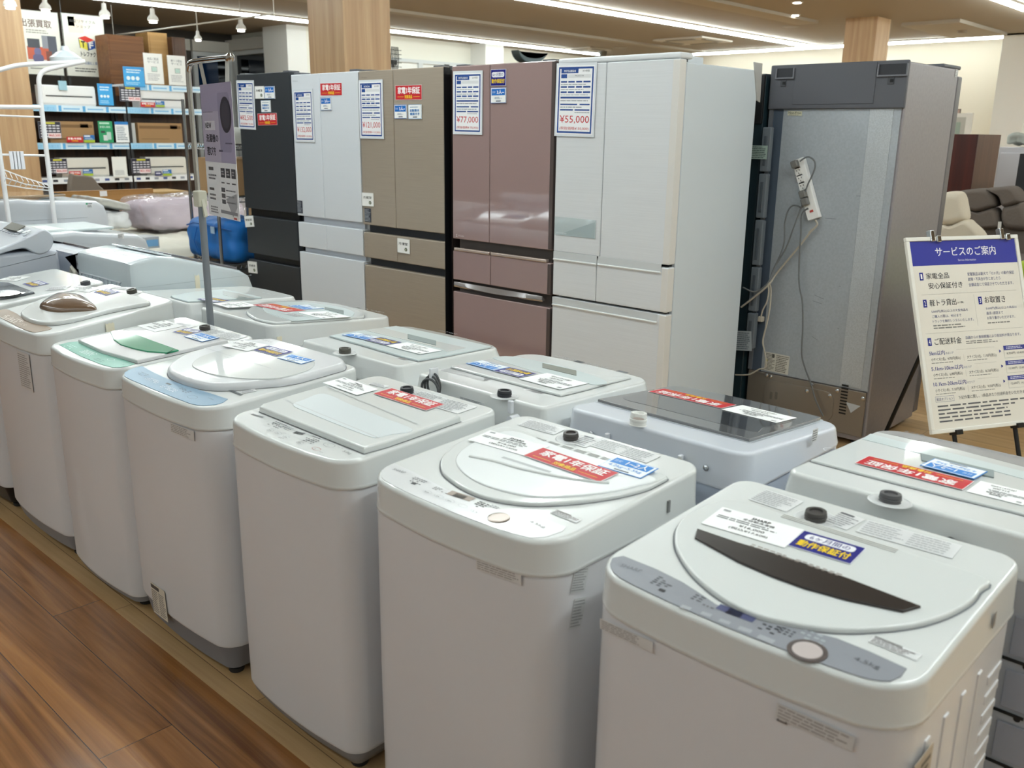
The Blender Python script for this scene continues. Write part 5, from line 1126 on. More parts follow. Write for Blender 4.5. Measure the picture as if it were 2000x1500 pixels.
s.rect(0, .42, 1, 1, LV); s.rect(0, .42, .55, .8, 'c9c0d6', 2); s.rect(.08, .66, .42, .73, 'e3dfea', 3); s.text('NEW', .1, .675, .3, .715, '4d4a55', 4, .03)
s.text('洗濯機の', .1, .57, .5, .63, '45424e', 4, .02); s.text('選び方', .1, .47, .4, .535, '45424e', 4, .02); s.lines(.04, .79, .5, .8, 1, '6d6780', 3, rnd=rp)
s.ply([(x, y) for x, y in rrect(.55, .9, .5, .93, .03)], 'a59dba', 3); s.ply(ell(.78, .77, .17, .13, 26), '3d3a46', 4); s.ply(ell(.79, .77, .13, .1, 26), '4c4957', 5); s.rect(.5, .5, .62, .515, '6d6780', 4); s.rect(.72, .56, .93, .57, '6d6780', 4)
s.rect(.1, .355, .26, .38, '6e6a6a', 2)
for k in range(3): s.rect(.5+k*.165, .31, .63+k*.165, .38, '56555b', 2); s.lines(.52+k*.165, .325, .61+k*.165, .365, 2, 'b9b8bf', 3, rnd=rp); s.lines(.5+k*.165, .26, .63+k*.165, .28, 1, '7b7a80', 2, rnd=rp)
s.lines(.08, .28, .36, .33, 2, '8d8a90', rnd=rp); s.rect(.08, .2, .24, .22, '6e6a6a', 2); s.lines(.08, .12, .3, .18, 2, '8d8a90', rnd=rp)
for k in range(3): s.rect(.48, .2-.045*k, .6, .232-.045*k, '6b6a70', 2); s.lines(.63, .205-.045*k, .95, .225-.045*k, 1, '8d8c92', 2, rnd=rp)
s.ply([(.62, .15), (.95, .2), (.95, .1), (.8, .02)], 'b5b4b9', 2); s.rect(.42, .035, .95, .06, '9b9aa0', 3); s.lines(.08, .02, .36, .08, 3, '9b989e', rnd=rp); s.rect(.82, .005, .92, .02, 'd0605c', 3)
tag(s.b.build('hanging_poster', smooth=0), 'lavender and white laundry machine poster in a clear sleeve hanging from the pole arm', 'poster')
for k, u in enumerate((.03, .255)):
    a = PF.M @ Vector((u+.03, .43, .002)); t = Vector((PX+.06+u*.93, PY-.012-.02*k, 1.722)); Dv = Up*.018
    b = MB(); b.add([a-Dv, a+Dv, t+Dv, t-Dv, a-Dv+PF.N*.001, a+Dv+PF.N*.001, t+Dv+PF.N*.001, t-Dv+PF.N*.001], [(0,1,2,3),(7,6,5,4),(0,4,5,1),(2,6,7,3),(1,5,6,2),(0,3,7,4)], mat('a7a49c', .5))
    tag(b.build('hanging_strap', smooth=0), ('grey strap holding the left corner of the lavender poster', 'grey strap holding the right corner of the lavender poster')[k], 'strap')
# ------------------------------------------------------------------ white laundry rack at the left edge
LR = Fr((-5.67, 0, 0), (0,1,0), (0,0,1)); WT = mat('eeeef0', .35)
q3 = lambda *p, n=0.: [(*LR.px(*a), n) for a in cA(*p)]
r = root('laundry_rack', 'white tubular laundry rack standing between the far left washing machines', 'rack', (-5.67, 2.0, 0))
def tb(pts, rad, name, M=LR.M):
    b = MB(M); b.tube(smooth3(pts, 4) if len(pts) > 2 else pts, rad, WT, 10); return b.build(name, r)
p = q3(660,480,520,508,400,535,335,560,308,600,303,640,330,900,355,1200,400,1500); p.append((p[-1][0]-.004, .006, 0)); b = MB(LR.M)
b.tube(smooth3(p[:6], 4)+[p[6], p[-1]], .0135, WT, 10); b.build('upright', r)
u0 = LR.px(*cA(15,1300)[0])[0]; tb([(u0, .006, 0), (u0-.004, 2.0, 0)], .0135, 'upright')
tb(q3(660,480,520,490,180,505,0,545,-300,620), .0125, 'hanging_rail'); tb(q3(320,838,-100,835), .012, 'crossbar'); tb(q3(325,915,0,903,-100,900), .005, 'rail'); tb(q3(350,1215,0,1208,-100,1206), .006, 'rail')
b = MB(LR.M); pts = q3(20,1310,60,1420,170,1440,300,1470,390,1450,385,1420,200,1370,20,1310)
for q in (q3(15,1320,180,1385,390,1450), q3(15,1380,200,1440,400,1470), q3(30,1440,200,1470,400,1490)): b.tube(q, .0035, WT, 6)
for k in range(9):
    (a,), (c,) = q3(30+42*k, 1325+15*k), q3(28+43*k, 1430+7*k); b.tube([a, ((a[0]+c[0])/2, (a[1]+c[1])/2, .05), c], .0022, WT, 6)
b.build('wire_basket', r)
b = MB(LR.M)
for k in range(4):
    (a,) = q3(90+26*k, 1245); b.box(a[0]-.013, a[0]+.012, a[1]-.055, a[1]+.045, .008, .012, mat('e6e8ef', .2), .003)
b.build('hook_card', r, 0)
# ------------------------------------------------------------------ shelves of air conditioners along the far left wall
XS = -14.3
SH = Fr((XS, 0, 0), (0,1,0), (0,0,1))
sh = lambda *p: [SH.px(*a) for a in cA(*p)]
WS = mat('e8ecef', .4); DWD = woodmat('dark_back_boards', '4a3020', '2e1c12', 'z', .4, .5)
def shelf_unit(label, y0, y1, levels, strip):
    r = root('shelving_unit', label, 'shelving', (XS-.25, (y0+y1)/2, 0))
    for yy in (y0+.02, y1-.02):
        for xx in (XS-.03, XS-.47): b = MB(); b.box(xx-.02, xx+.02, yy-.02, yy+.02, 0, max(levels)+.02, mat('2a2a2c', .5)); b.build('post', r, 0)
    b = MB(); b.box(XS-.52, XS-.50, y0, y1, .02, 2.0, DWD); b.build('back_panel', r, 0)
    for i, z in enumerate(levels):
        b = MB(); b.box(XS-.49, XS-.01, y0+.001, y1-.001, z-.03, z, WS); o = b.build('shelf', r, 0)
        f = Fr((XS-.008, y0+.003, z-.085), (0,1,0), (0,0,1)); W = y1-y0-.006; s = Sheet(f, W, .09, 'd8ecfa' if strip[i] else 'eef1f4', thick=.003)
        if strip[i]:
            s.rect(0, 0, .26, 1, '9fd3f4', 1); s.text('エアコンの選び方', .02, .2, .24, .7, '6fb4e0', 2, 0)
            for k in range(3): s.rect(.28+k*.25, .05, .31+k*.25, .95, '5cade4', 1); s.rect(.33+k*.25, .35, .5+k*.25, .6, '8cc4ea', 1)
        else:
            for k in range(9): s.rect(.03+k*.11, .3, .08+k*.11, .7, ('4a5d9a', '3a3c44', '9aa0ae')[k % 3], 1)
        s.build('price_rail', o)
    return r
yA, yB = 5.15, sh(985, 800)[0][0]; yC = 7.9
L1, L2, L3 = sh(600, 845)[0][1]+.03, sh(600, 1120)[0][1], sh(600, 1388)[0][1]
L0 = sh(1200, 665)[0][1]
shelf_unit('left shelving unit with light blue price rails holding air conditioners by the column', yA, yB-.01, [L3, L2, L1], [0, 1, 1])
shelf_unit('right shelving unit with light blue price rails and one level more than the left', yB+.01, yC, [L3, L2, L1, L0], [0, 1, 1, 1])
def aircon(P, label, z, dark=False, tint='eceeef'):
    (ya, _), (yb, zt) = sh(*P); h = .285; r = root('air_conditioner', label, 'air conditioner', (XS-.15, (ya+yb)/2, z))
    b = MB(); prof = [(XS-.26, 0), (XS-.06, 0), (XS-.035, .03), (XS-.03, .14), (XS-.035, .25), (XS-.06, .283), (XS-.26, .285)]
    b.loft([[(x, y, z+.002+q) for x, q in prof] for y in (ya, yb)], mat(tint, .25)); b.build('casing', r, 30)
    b = MB(); b.box(XS-.034, XS-.026, ya+.05, yb-.05, z+.125, z+.142, mat('2e3136', .5)); b.build('air_slot', r, 0)
    b = MB(); b.box(XS-.033, XS-.026, ya+.03, yb-.03, z+.15, z+.27, mat(tint, .15, coat=.5), .003); b.build('front_panel', r)
    return r
def sm_card(P, z, label, price=None, kind='grid', n=.02):
    (ya, za), (yb, zb) = sh(*P); f = Fr((XS+n, ya, zb), (0,1,0), (0,0,1)); w, h = yb-ya, za-zb
    if kind == 'grid':
        s = Sheet(f, w, h, '2c2c3c', thick=.004); s.frame(0, 0, 1, 1, .02, '8a8a94', 1); s.rect(.3, .86, .75, .96, 'd3cf4a', 1)
        for i in range(5):
            for k in range(5 if i < 3 else 2): s.rect(.08+.18*k, .72-.16*i, .22+.18*k, .8-.16*i, 'd9d9e2', 1)
        s.rect(.4, .04, .97, .32, 'f4e6e8', 2); s.text(price, .43, .09, .94, .27, 'c23a4a', 3, .02)
    elif kind == 'white':
        s = Sheet(f, w, h, 'eef0ee', thick=.004)
        if price:
            t = price.split('|'); 
            for i, q in enumerate(t): s.text(q, .2, .78-.1*i, .8, .86-.1*i, '5b6470', 2, .01)
            s.rect(.4, .42, .65, .55, 'b9d8d0', 2); s.frame(.38, .4, .68, .57, .02, '7d8a8a', 3)
        s.lines(.15, .1, .85, .35, 5, 'b0b4b8', rnd=rp)
    elif kind == 'blue':
        s = Sheet(f, w, h, '3ba4e4', thick=.004); s.rect(.02, .82, .98, .98, '2a8fd4', 1); s.lines(.15, .66, .85, .9, 2, 'd6effc', rnd=rp)
        for k in range(3): s.ply(ell(.22+.22*k, .42, .09, .09*w/h*1.0), 'e6f5fc', 2)
        s.lines(.1, .08, .9, .24, 2, 'a9dcf7', rnd=rp)
    elif kind == 'green':
        s = Sheet(f, w, h, '2f9d6a', thick=.004); s.rect(.1, .86, .8, .94, 'bfe6d2', 1); s.text('家電も買取', .1, .68, .85, .78, 'd9f2e6', 2, .01); s.rect(.3, .1, .6, .35, 'd5dcdc', 2); s.rect(.55, .15, .85, .5, 'b9d4cc', 3); s.rect(.15, .45, .45, .55, '3a4442', 2)
    elif kind == 'list':
        s = Sheet(f, w, h, 'eef2f5', thick=.004); s.rect(0, .86, 1, 1, '2f7fc8', 1); s.lines(.1, .1, .9, .78, 8, '8d9aa8', seg=3, rnd=rp)
    elif kind == 'red':
        s = Sheet(f, w, h, RED, thick=.004); s.text('家電1年保証', .08, .5, .92, .85, 'ffffff', 2, .03); s.text('対象商品', .3, .15, .7, .4, YEL, 2, .02)
    elif kind == 'teal':
        s = Sheet(f, w, h, '2f6fb4', thick=.004); s.rect(0, 0, 1, .35, 'a9c23a', 1); s.rect(.05, .75, .6, .95, 'dfe8f0', 1); s.lines(.1, .4, .9, .65, 2, 'cfe0ee', rnd=rp)
    elif kind == 'navy':
        s = Sheet(f, w, h, '2a2f6a', thick=.004); s.rect(.15, .35, .85, .7, 'c9cbe0', 1)
    nm = {'grid': 'price_card', 'white': 'notice_card', 'blue': 'blue_poster', 'green': 'green_poster', 'list': 'list_poster', 'red': 'warranty_card', 'teal': 'energy_card', 'navy': 'warranty_card'}[kind]
    return tag(s.b.build(nm, smooth=0), label, {'grid': 'price card', 'white': 'notice', 'blue': 'poster', 'green': 'poster', 'list': 'poster', 'red': 'sign', 'teal': 'sign', 'navy': 'sign'}[kind])
aircon((325,670,760,820), 'white wall air conditioner on the top left shelf with pale blue tape', L1)
aircon((1085,722,1455,830), 'white wall air conditioner on the top right shelf beside the ¥47,300 card', L1)
aircon((480,1240,865,1385), 'white wall air conditioner on the bottom left shelf beside the ¥66,000 card', L3, tint='e2e0d8')
aircon((1150,1230,1470,1390), 'white wall air conditioner on the bottom right shelf below the brown carton', L3, tint='e2e0d8')
(y0, z0), (y1, z1) = sh(455,630,535,780); b = MB(); b.box(XS-.02, XS+.0, y0, y1, (z0+z1)/2, z0, mat('9cc4d4', .5)); tag(b.build('blue_note', smooth=0), 'pale blue paper taped on the top left air conditioner', 'note')
def carton(P, z, label, c='a07f58', dpt=.42, x=XS):
    (ya, za), (yb, _) = sh(*P); h = za-z-.002; r = root('cardboard_box', label, 'box', (x-dpt/2, (ya+yb)/2, z))
    b = MB(); b.box(x-dpt, x-.02, ya, yb, z+.001, z+.001+h, mat(c, .7), .004); b.build('carton', r)
    b = MB(); b.box(x-.0205, x-.018, ya+.02, yb-.02, z+h*.72, z+h*.86, mat('7c5f3e', .7)); b.box(x-.0205, x-.018, yb-.2, yb-.08, z+h*.72, z+h*.9, mat('5a4028', .7)); b.box(x-.0205, x-.017, ya+.05, ya+.5, z+h*.2, z+h*.24, mat('8a6b48', .7)); b.build('printed_band', r, 0)
carton((380,945,748,1110), L2, 'long brown cardboard box lying on the middle left shelf'); carton((1078,958,1435,1115), L2, 'long brown cardboard box lying on the middle right shelf')
b = MB(); (y0, z0), (y1, _) = sh(1032,960,1074,1115); b.box(XS-.4, XS-.03, y0, y1, L2+.001, z0, mat('b9bcbc', .5), .003); tag(b.build('grey_box'), 'narrow light grey box between the list poster and brown carton', 'box')
sm_card((922,675,1098,795), 0, 'dark grid price card with ¥47,300 on the upper shelf', '¥47,300'); sm_card((288,948,480,1082), 0, 'dark grid price card with ¥60,500 on the middle shelf', '¥60,500')
sm_card((360,1240,528,1355), 0, 'dark grid price card with ¥66,000 on the bottom shelf', '¥66,000'); sm_card((1015,1238,1178,1355), 0, 'dark grid price card with ¥31,900 on the bottom right shelf', '¥31,900')
sm_card((752,652,885,825), 0, 'upright light blue poster right of the taped air conditioner', kind='blue'); sm_card((952,518,1130,680), 0, 'square light blue poster at the top of the right shelving unit', kind='blue')
sm_card((757,945,885,1115), 0, 'green poster on the middle left shelf', kind='green'); sm_card((888,950,1008,1113), 0, 'white poster with blue header beside the green one', kind='list')
sm_card((1110,412,1278,660), 0, 'white delivery service notice standing on the top right shelf', '商品ご配送|サービス', 'white'); sm_card((1297,430,1455,670), 0, 'white truck lending notice next to the delivery notice', '軽トラ貸出|サービス', 'white')
sm_card((865,1225,993,1382), 0, 'plain white text notice standing on the bottom left shelf', None, 'white')
sm_card((1090,798,1205,838), 0, 'red warranty card on the upper right shelf', kind='red', n=.03); sm_card((512,1068,642,1112), 0, 'red warranty card below the brown box on the middle left shelf', kind='red', n=.03); sm_card((533,1338,627,1376), 0, 'red warranty card beside the ¥66,000 price card', kind='red', n=.03)
sm_card((1207,788,1280,838), 0, 'small blue and green card on the upper right shelf', kind='teal', n=.03); sm_card((645,1055,735,1113), 0, 'small blue and green card on the middle left shelf', kind='teal', n=.03)
sm_card((640,1322,722,1372), 0, 'small blue and green card on the bottom left shelf', kind='teal', n=.03); sm_card((1262,1325,1335,1371), 0, 'small blue and green card on the bottom right shelf', kind='teal', n=.03); sm_card((1202,1338,1256,1371), 0, 'small navy card on the bottom right shelf', kind='navy', n=.03)
# lime chair and dark jacket-like cloths seen through the shelf
XB = -15.72
BK = Fr((XB, 0, 0), (0,1,0), (0,0,1)); bk = lambda *p: [BK.px(*a) for a in cA(*p)]
(ya, za), (yb, zb) = bk(885,730,1055,1000); b = MB(); b.box(XB-.4, XB, ya, yb, .001, za, mat('b3c02c', .8), .08); tag(b.build('lime_cabinet'), 'lime green upholstered box seen through the shelf behind the blue poster', 'seat')
# wooden boards of furniture stored above and behind the shelves
def board(P, x, label, mt, th=.04, floor=True):
    F = Fr((x, 0, 0), (0,1,0), (0,0,1)); (ya, za), (yb, zb) = [F.px(*a) for a in cA(*P)]
    r = root('wooden_cabinet', label, 'cabinet', (x-.22, (ya+yb)/2, 0)); b = MB(); b.box(x-.44, x, ya, yb, 0.001, za, mt, .004); b.build('carcass', r)
    b = MB(); b.box(x+.0005, x+.006, ya+.03, yb-.03, za-.45, za-.03, mt, .002); b.build('back_board', r, 0)
WBR = woodmat('red_brown_wood', '8a5a30', '6b4222', 'y', .6, .5); WBL = woodmat('pale_ply', 'a9824f', '94703f', 'y', .5, .6); WDK = woodmat('dark_walnut', '4e3220', '38220f', 'z', .5, .5)
board((832,265,1150,650), -15.2, 'tall reddish brown wooden cabinet turned backwards behind the shelves', WBR); board((1150,248,1335,650), -15.45, 'tall pale plywood backed cabinet right of the reddish one', WBL); board((1340,288,1472,650), -15.3, 'dark brown cabinet between the plywood one and the night window', WDK)
# big shop banners
def stand_banner(s, x, label, P):
    F = Fr((x, 0, 0), (0,1,0), (0,0,1)); (ya, za), (yb, zb) = [F.px(*a) for a in cA(*P)]
    r = root('shop_banner', label, 'banner', (x, (ya+yb)/2, 0)); s.b.build('printed_panel', r, 0)
    for y in (ya+.04, yb-.04): b = MB(); b.box(x-.05, x-.004, y-.02, y+.02, 0, za-.02, mat('3a3a38', .5)); b.build('pole', r, 0)
def banner(P, x, label):
    F = Fr((x, 0, 0), (0,1,0), (0,0,1)); (ya, za), (yb, zb) = [F.px(*a) for a in cA(*P)]
    return Sheet(Fr((x, ya, zb), (0,1,0), (0,0,1)), yb-ya, za-zb, 'e6e4d8', thick=.01)
s = banner((468,95,850,610), -15.75, ''); G = '4a4a46'
s.rect(0, .8, .3, 1, 'dfe6d8', 1); s.rect(.15, .7, .5, .95, 'ecdcca', 1)
s.text('大型リサイクル', .18, .86, .8, .91, G, 3, .01); s.text('ショップ', .33, .78, .67, .83, G, 3, .01)
s.ply([(.35,.62),(.52,.66),(.73,.6),(.55,.555)], 'd8433a', 2); s.ply([(.37,.6),(.55,.545),(.56,.43),(.38,.47)], 'ece05a', 2); s.ply([(.57,.545),(.73,.59),(.73,.47),(.575,.43)], '2d56a8', 2)
for q in ([(.35,.62),(.365,.62),(.385,.46),(.37,.46)], [(.545,.555),(.565,.555),(.575,.425),(.555,.425)], [(.73,.6),(.742,.6),(.742,.465),(.73,.465)]): s.ply(q, '2a2a2a', 3)
s.text('T', .41, .475, .5, .57, '20201e', 4, .04); s.text('F', .6, .465, .69, .56, 'f4f4f0', 4, .04)
s.text('トレファク', .38, .33, .73, .405, '2c2c2a', 3, .04); s.text('200店舗以上 展開中', .36, .2, .86, .25, '3a5c96', 3, .01); s.lines(.2, .07, .72, .15, 2, '6a6a62', rnd=rp)
s.frame(0, 0, 1, 1, .012, '5a5a52', 1)
stand_banner(s, -15.75, 'big white shop banner with a red, yellow and blue cube logo', (468,95,850,610))
s = banner((60,60,505,595), -15.8, ''); s.text('出張買取', .2, .74, .83, .86, '6a5048', 3, .02); s.lines(.3, .64, .8, .71, 2, '9a948a', rnd=rp)
s.rect(.28, .2, .84, .44, 'c4583a', 1); s.rect(.72, .18, .9, .62, '4a4d58', 2); s.rect(.3, .42, .55, .56, '3e4048', 2); s.rect(.6, .42, .72, .62, '8a8c94', 2); s.rect(.28, .16, .88, .24, 'ddd6c8', 2)
s.ply(rrect(.38, .6, .2, .32, .05), '5d5a80', 4); s.ply(rrect(.42, .56, .3, .42, .05), '6a6790', 3); s.rect(.66, .2, .78, .38, '7a3a2a', 3); s.rect(.3, .09, .85, .11, '8d8a80', 2); s.frame(0, 0, 1, 1, .012, '5a5a52', 1)
stand_banner(s, -15.8, 'big furniture picture banner half hidden by the wooden column', (60,60,505,595))
# hanging rail with spots
RZ = 3.02; a = at(14, 97, z=RZ); c = at(535, 27, z=RZ)
r = root('ceiling_rail', 'thin white ceiling rail crossing the upper left of the photo', 'rail', a)
b = MB(); b.tube([a, c], .012, mat('c6c2b8', .4), 8); b.build('rail', r)
for k in (0, .5, 1): q = a.lerp(c, k); b = MB(); b.tube([q, (q.x, q.y, ZC)], .005, mat('c6c2b8', .4), 6); b.build('hanger', r)
def spot(px, py, z, label, s=1.):
    q = at(px, py, z=z); r = root('spot_lamp', label, 'spot lamp', q)
    b = MB(); b.lathe([(.05*s, 0), (.08*s, .015*s), (.07*s, .06*s), (.035*s, .1*s), (.03*s, .18*s)], q, mat('d9d6cf', .4), 18); b.build('shade', r)
    b = MB(); b.lathe([(.055*s, -.02*s), (.05*s, -.002)], q, GLOW2, 16); b.build('bulb', r)
    b = MB(); b.tube([(q.x, q.y, q.z+.17*s), (q.x, q.y, ZC)], .008, mat('b9b4a9', .4), 8); b.build('stem', r)
spot(20, 14, 2.95, 'lit spot lamp in the top left corner in front of the column'); spot(89, 20, 3.1, 'lit spot lamp just right of the left wooden column'); spot(205, 33, 3.05, 'lit spot lamp above the cube logo banner'); spot(299, 42, 3.05, 'lit spot lamp above the reddish cabinet'); spot(471, 59, 3.05, 'lit spot lamp in front of the night windows')
spot(387, 78, 2.95, 'white hanging spot lamp left of the blue curtained window', .8)
q = at(128, 108, x=-11.5); r = root('pendant_lamp', 'milky glass pendant lamp hanging in front of the cube logo banner', 'pendant lamp', q)
b = MB(); b.lathe([(.10, -.09), (.17, -.075), (.175, -.03), (.10, .03), (.05, .05), (.035, .1)], q, mat('dfeaf2', .2), 26); b.build('glass_shade', r)
b = MB(); b.tube([(q.x, q.y, q.z+.09), (q.x, q.y, ZC)], .004, DGREY, 6); b.build('cord', r)
# ------------------------------------------------------------------ bedding corner
import mathutils.noise as mn
def cloth(x0, x1, y0, y1, z, amp, mt, nx=60, ny=40, fr=5., drop=.0, seed=0):
    b = MB(); P = []; F = []
    for j in range(ny+1):
        for i in range(nx+1):
            x = x0+(x1-x0)*i/nx; y = y0+(y1-y0)*j/ny; e = min(i, nx-i, j, ny-j)
            P.append((x, y, z+amp*mn.noise(Vector((x*fr, y*fr, seed)))+amp*.5*mn.noise(Vector((x*fr*2.7, y*fr*2.7, seed)))-(drop if e == 0 else 0)-(drop*.15 if e == 1 else 0)))
    for j in range(ny):
        for i in range(nx): k = j*(nx+1)+i; F.append((k, k+1, k+nx+2, k+nx+1))
    return b.add(P, F, mt)
LIN = mat('e9e6da', .9)
def bed(label, x0, x1, y0, y1):
    r = root('bed', label, 'bed', ((x0+x1)/2, (y0+y1)/2, 0))
    b = MB(); b.box(x0, x1, y0, y1, .12, .50, mat('b79a74', .6), .01); b.build('bed_frame', r)
    for xx in (x0+.05, x1-.11):
        for yy in (y0+.05, y1-.11): b = MB(); b.box(xx, xx+.06, yy, yy+.06, 0, .121, DGREY); b.build('leg', r, 0)
    cloth(x0-.01, x1+.01, y0-.01, y1+.01, .57, .045, LIN, drop=.3, seed=x0).build('white_linen', r, 180)
bed('bed with crumpled white linen directly behind the far washing machines', -8.95, -5.98, 2.62, 3.24)
bed('bed with white linen carrying the clear bag of pink bedding', -8.95, -6.98, 3.32, 5.3)
def bag(x0, x1, y0, y1, z0, z1, mt, name, puff=.03, amp=.012, seed=1, fr=9, parent=None, n=22, sub=None):
    b = MB(); bm = bmesh.new(); bmesh.ops.create_cube(bm, size=1); bmesh.ops.subdivide_edges(bm, edges=bm.edges[:], cuts=n, use_grid_fill=True)
    for v in bm.verts:
        c = v.co; e = Vector((abs(c.x)*2, abs(c.y)*2, abs(c.z)*2)); s = sorted(e)
        rnd = (e.x**6+e.y**6+e.z**6)**(1/6); c = c/rnd if rnd > 1 else c
        p = Vector(((x0+x1)/2+c.x*(x1-x0), (y0+y1)/2+c.y*(y1-y0), (z0+z1)/2+c.z*(z1-z0)))
        nn_ = mn.noise(p*fr+Vector((seed, 0, 0)))+.5*mn.noise(p*fr*2.3); dirv = Vector((c.x, c.y, c.z)).normalized()
        v.co = p+dirv*(nn_*amp)
    bm.verts.index_update(); b.add([v.co[:] for v in bm.verts], [[v.index for v in f.verts] for f in bm.faces], mt); bm.free(); return b.build(name, parent, 180)
# pink bedding in a clear bag
x0 = -8.0
a = at(300, 395, x=x0); c = at(480, 452, x=x0)
r = root('bedding_bag', 'clear plastic bag of pale pink bedding lying on the bed', 'bedding', (x0-.4, (a.y+c.y)/2, .6))
PK = mat('cdbcc6', .7, bump=.3, bscale=14); bag(x0-.75, x0, a.y, c.y+.05, .60, .86, PK, 'bedding', amp=.03, parent=r)
bag(x0-.79, x0+.04, a.y-.03, c.y+.09, .595, .9, mat('e8e6ee', .05, alpha=.28, coat=1), 'plastic_cover', amp=.03, seed=5, fr=7, parent=r)
def shear(o, k, y0):
    for v in o.data.vertices: v.co.z -= k*(v.co.y-y0)
a = at(185, 436, x=-8.1); c = at(262, 440, x=-8.1)
bag(-8.75, -8.1, a.y-.05, c.y, .635, .79, mat('dfe1e4', .15, coat=.6), 'wrapped_pillow', amp=.025, fr=9, seed=3); tag(bpy.data.objects['wrapped_pillow'], 'white pillow in shiny plastic just right of the far washing machines', 'pillow')
a = at(188, 402, x=-8.15); c = at(290, 420, x=-8.15)
bag(-8.75, -8.15, a.y, c.y-.12, .83, .905, mat('c9c9c4', .25, metal=.3), 'wrapped_cushion', amp=.015, fr=8); o = bpy.data.objects['wrapped_cushion']; shear(o, .22, a.y+.1); tag(o, 'flat silver wrapped cushion in front of the wooden board', 'cushion')
a = at(266, 445, x=-6.9); b = MB(); b.box(-6.95, -6.75, a.y-.02, a.y+.10, .625, .71, mat('b9bcc0', .5)); b.box(-6.749, -6.746, a.y+.0, a.y+.09, .64, .69, mat('7fb2dc', .5)); tag(b.build('small_box', smooth=0), 'small grey box with blue print beside the white pillow', 'box')
# wooden board on legs with small tag
BX = -9.05; a = at(100, 372, x=BX); c = at(299, 368, x=BX); e = at(300, 432, x=BX)
r = root('wooden_headboard', 'plain oak headboard with a small white tag standing behind the wrapped cushions', 'headboard', (BX, (a.y+c.y)/2, 0))
b = MB(); b.box(BX-.04, BX, a.y-.6, c.y, e.z-.02, c.z, woodmat('oak_board', 'b98a50', 'a07238', 'y', .5, .4), .004); b.build('board', r)
for yy in (a.y-.4, c.y-.2): b = MB(); b.box(BX-.035, BX-.005, yy-.03, yy+.03, 0, e.z-.02, mat('7b5a34', .6)); b.build('leg', r, 0)
q = at(202, 378, x=BX+.001); b = MB(); b.box(BX, BX+.002, q.y-.035, q.y+.035, q.z-.025, q.z+.025, PAPER); b.build('price_tag', r, 0)
# chair behind the board
CX = -9.7; a = at(140, 344, x=CX); c = at(205, 372, x=CX)
r = root('office_chair', 'taupe fabric chair whose rounded back shows above the oak headboard', 'chair', (CX, (a.y+c.y)/2, 0)); TP = mat('8b8279', .85)
Fc = Fr((CX, 0, 0), (0,1,0), (0,0,1)); P = smooth_poly([Fc.px(*p) for p in cA(560,1378,600,1368,700,1375,740,1395,780,1450,820,1490,840,1600,570,1600)], 3); b = MB(Fc.M); b.pad(ccw(P), -.08, 0, TP, .02); b.build('backrest', r)
b = MB(); b.box(CX-.02, CX+.45, a.y, c.y+.05, .42, .5, TP, .02); b.build('seat', r)
for xx in (CX, CX+.4):
    for yy in (a.y+.04, c.y): b = MB(); b.box(xx-.015, xx+.015, yy-.015, yy+.015, 0, .42, DGREY); b.build('leg', r, 0)
b = MB(); b.box(CX-.06, CX-.03, a.y+.05, c.y-.05, .45, .95, DGREY); b.build('back_frame', r, 0)
# ------------------------------------------------------------------ chrome wire rack with the blue bag
A_, B_ = Vector((-6.75, 3.53, 0)), Vector((-6.035, 3.36, 0)); Dp = Vector((.10, .43, 0)); C_, D_ = A_+Dp, B_+Dp
r = root('wire_rack', 'chrome wire rack left of the black refrigerator', 'rack', tuple((A_+D_)/2)); CH2 = mat('8f9296', .25, metal=.9)
for k, p in enumerate((A_, B_, C_, D_)): b = MB(); b.tube([(p.x, p.y, .004), (p.x, p.y, 1.72)], .0125, CH2, 10); b.build('post', r)
for z in (.55, 1.035, 1.40):
    b = MB()
    for p, q in ((A_, B_), (B_, D_), (D_, C_), (C_, A_)):
        for dz in (0, -.035): b.tube([(p.x, p.y, z+dz), (q.x, q.y, z+dz)], .004, CH2, 6)
        n_ = 12
        for i in range(n_): u = p.lerp(q, i/n_); v = p.lerp(q, (i+.5)/n_); w_ = p.lerp(q, (i+1)/n_); b.tube([(u.x, u.y, z), (v.x, v.y, z-.035), (w_.x, w_.y, z)], .002, CH2, 5)
    for i in range(1, 22): u = A_.lerp(B_, i/22); v = C_.lerp(D_, i/22); b.tube([(u.x, u.y, z+.002), (v.x, v.y, z+.002)], .002, CH2, 5)
    b.build('wire_shelf', r)
b = MB(); 
for i in range(15): u = C_.lerp(D_, .05+i/16); b.tube([(u.x, u.y, 1.03), (u.x, u.y, 1.72)], .002, mat('c5cfc4', .4), 5)
b.build('wire_back', r)
BB = mat('1668b4', .55, bump=.25, bscale=20)
r = root('storage_bag', 'bright blue zipped storage bag on the bottom shelf of the wire rack', 'bag', (-6.3, 3.6, .56))
bag(-6.66, -5.99, 3.40, 3.80, .56, .86, BB, 'fabric_body', amp=.03, fr=6, parent=r)
b = MB(); b.tube([(-6.6, 3.405, .8), (-6.45, 3.385, .83), (-6.1, 3.385, .82), (-5.98, 3.42, .8)], .006, mat('0f57a0', .5), 6); b.tube([(-6.42, 3.39, .6), (-6.44, 3.37, .7), (-6.4, 3.38, .8)], .005, mat('0f57a0', .5), 6); b.build('piping', r)
b = MB(); b.box(-6.2, -6.15, 3.378, 3.384, .77, .82, mat('9db6cc', .5)); b.build('zip_tag', r, 0)
b = MB(); b.box(-6.6, -6.05, 3.5, 3.92, 1.041, 1.30, mat('a88761', .7), .004); b.box(-6.22, -6.13, 3.4985, 3.502, 1.10, 1.2, mat('5a3220', .6)); tag(b.build('cardboard_box', smooth=0), 'brown cardboard box on the middle shelf of the wire rack', 'box')
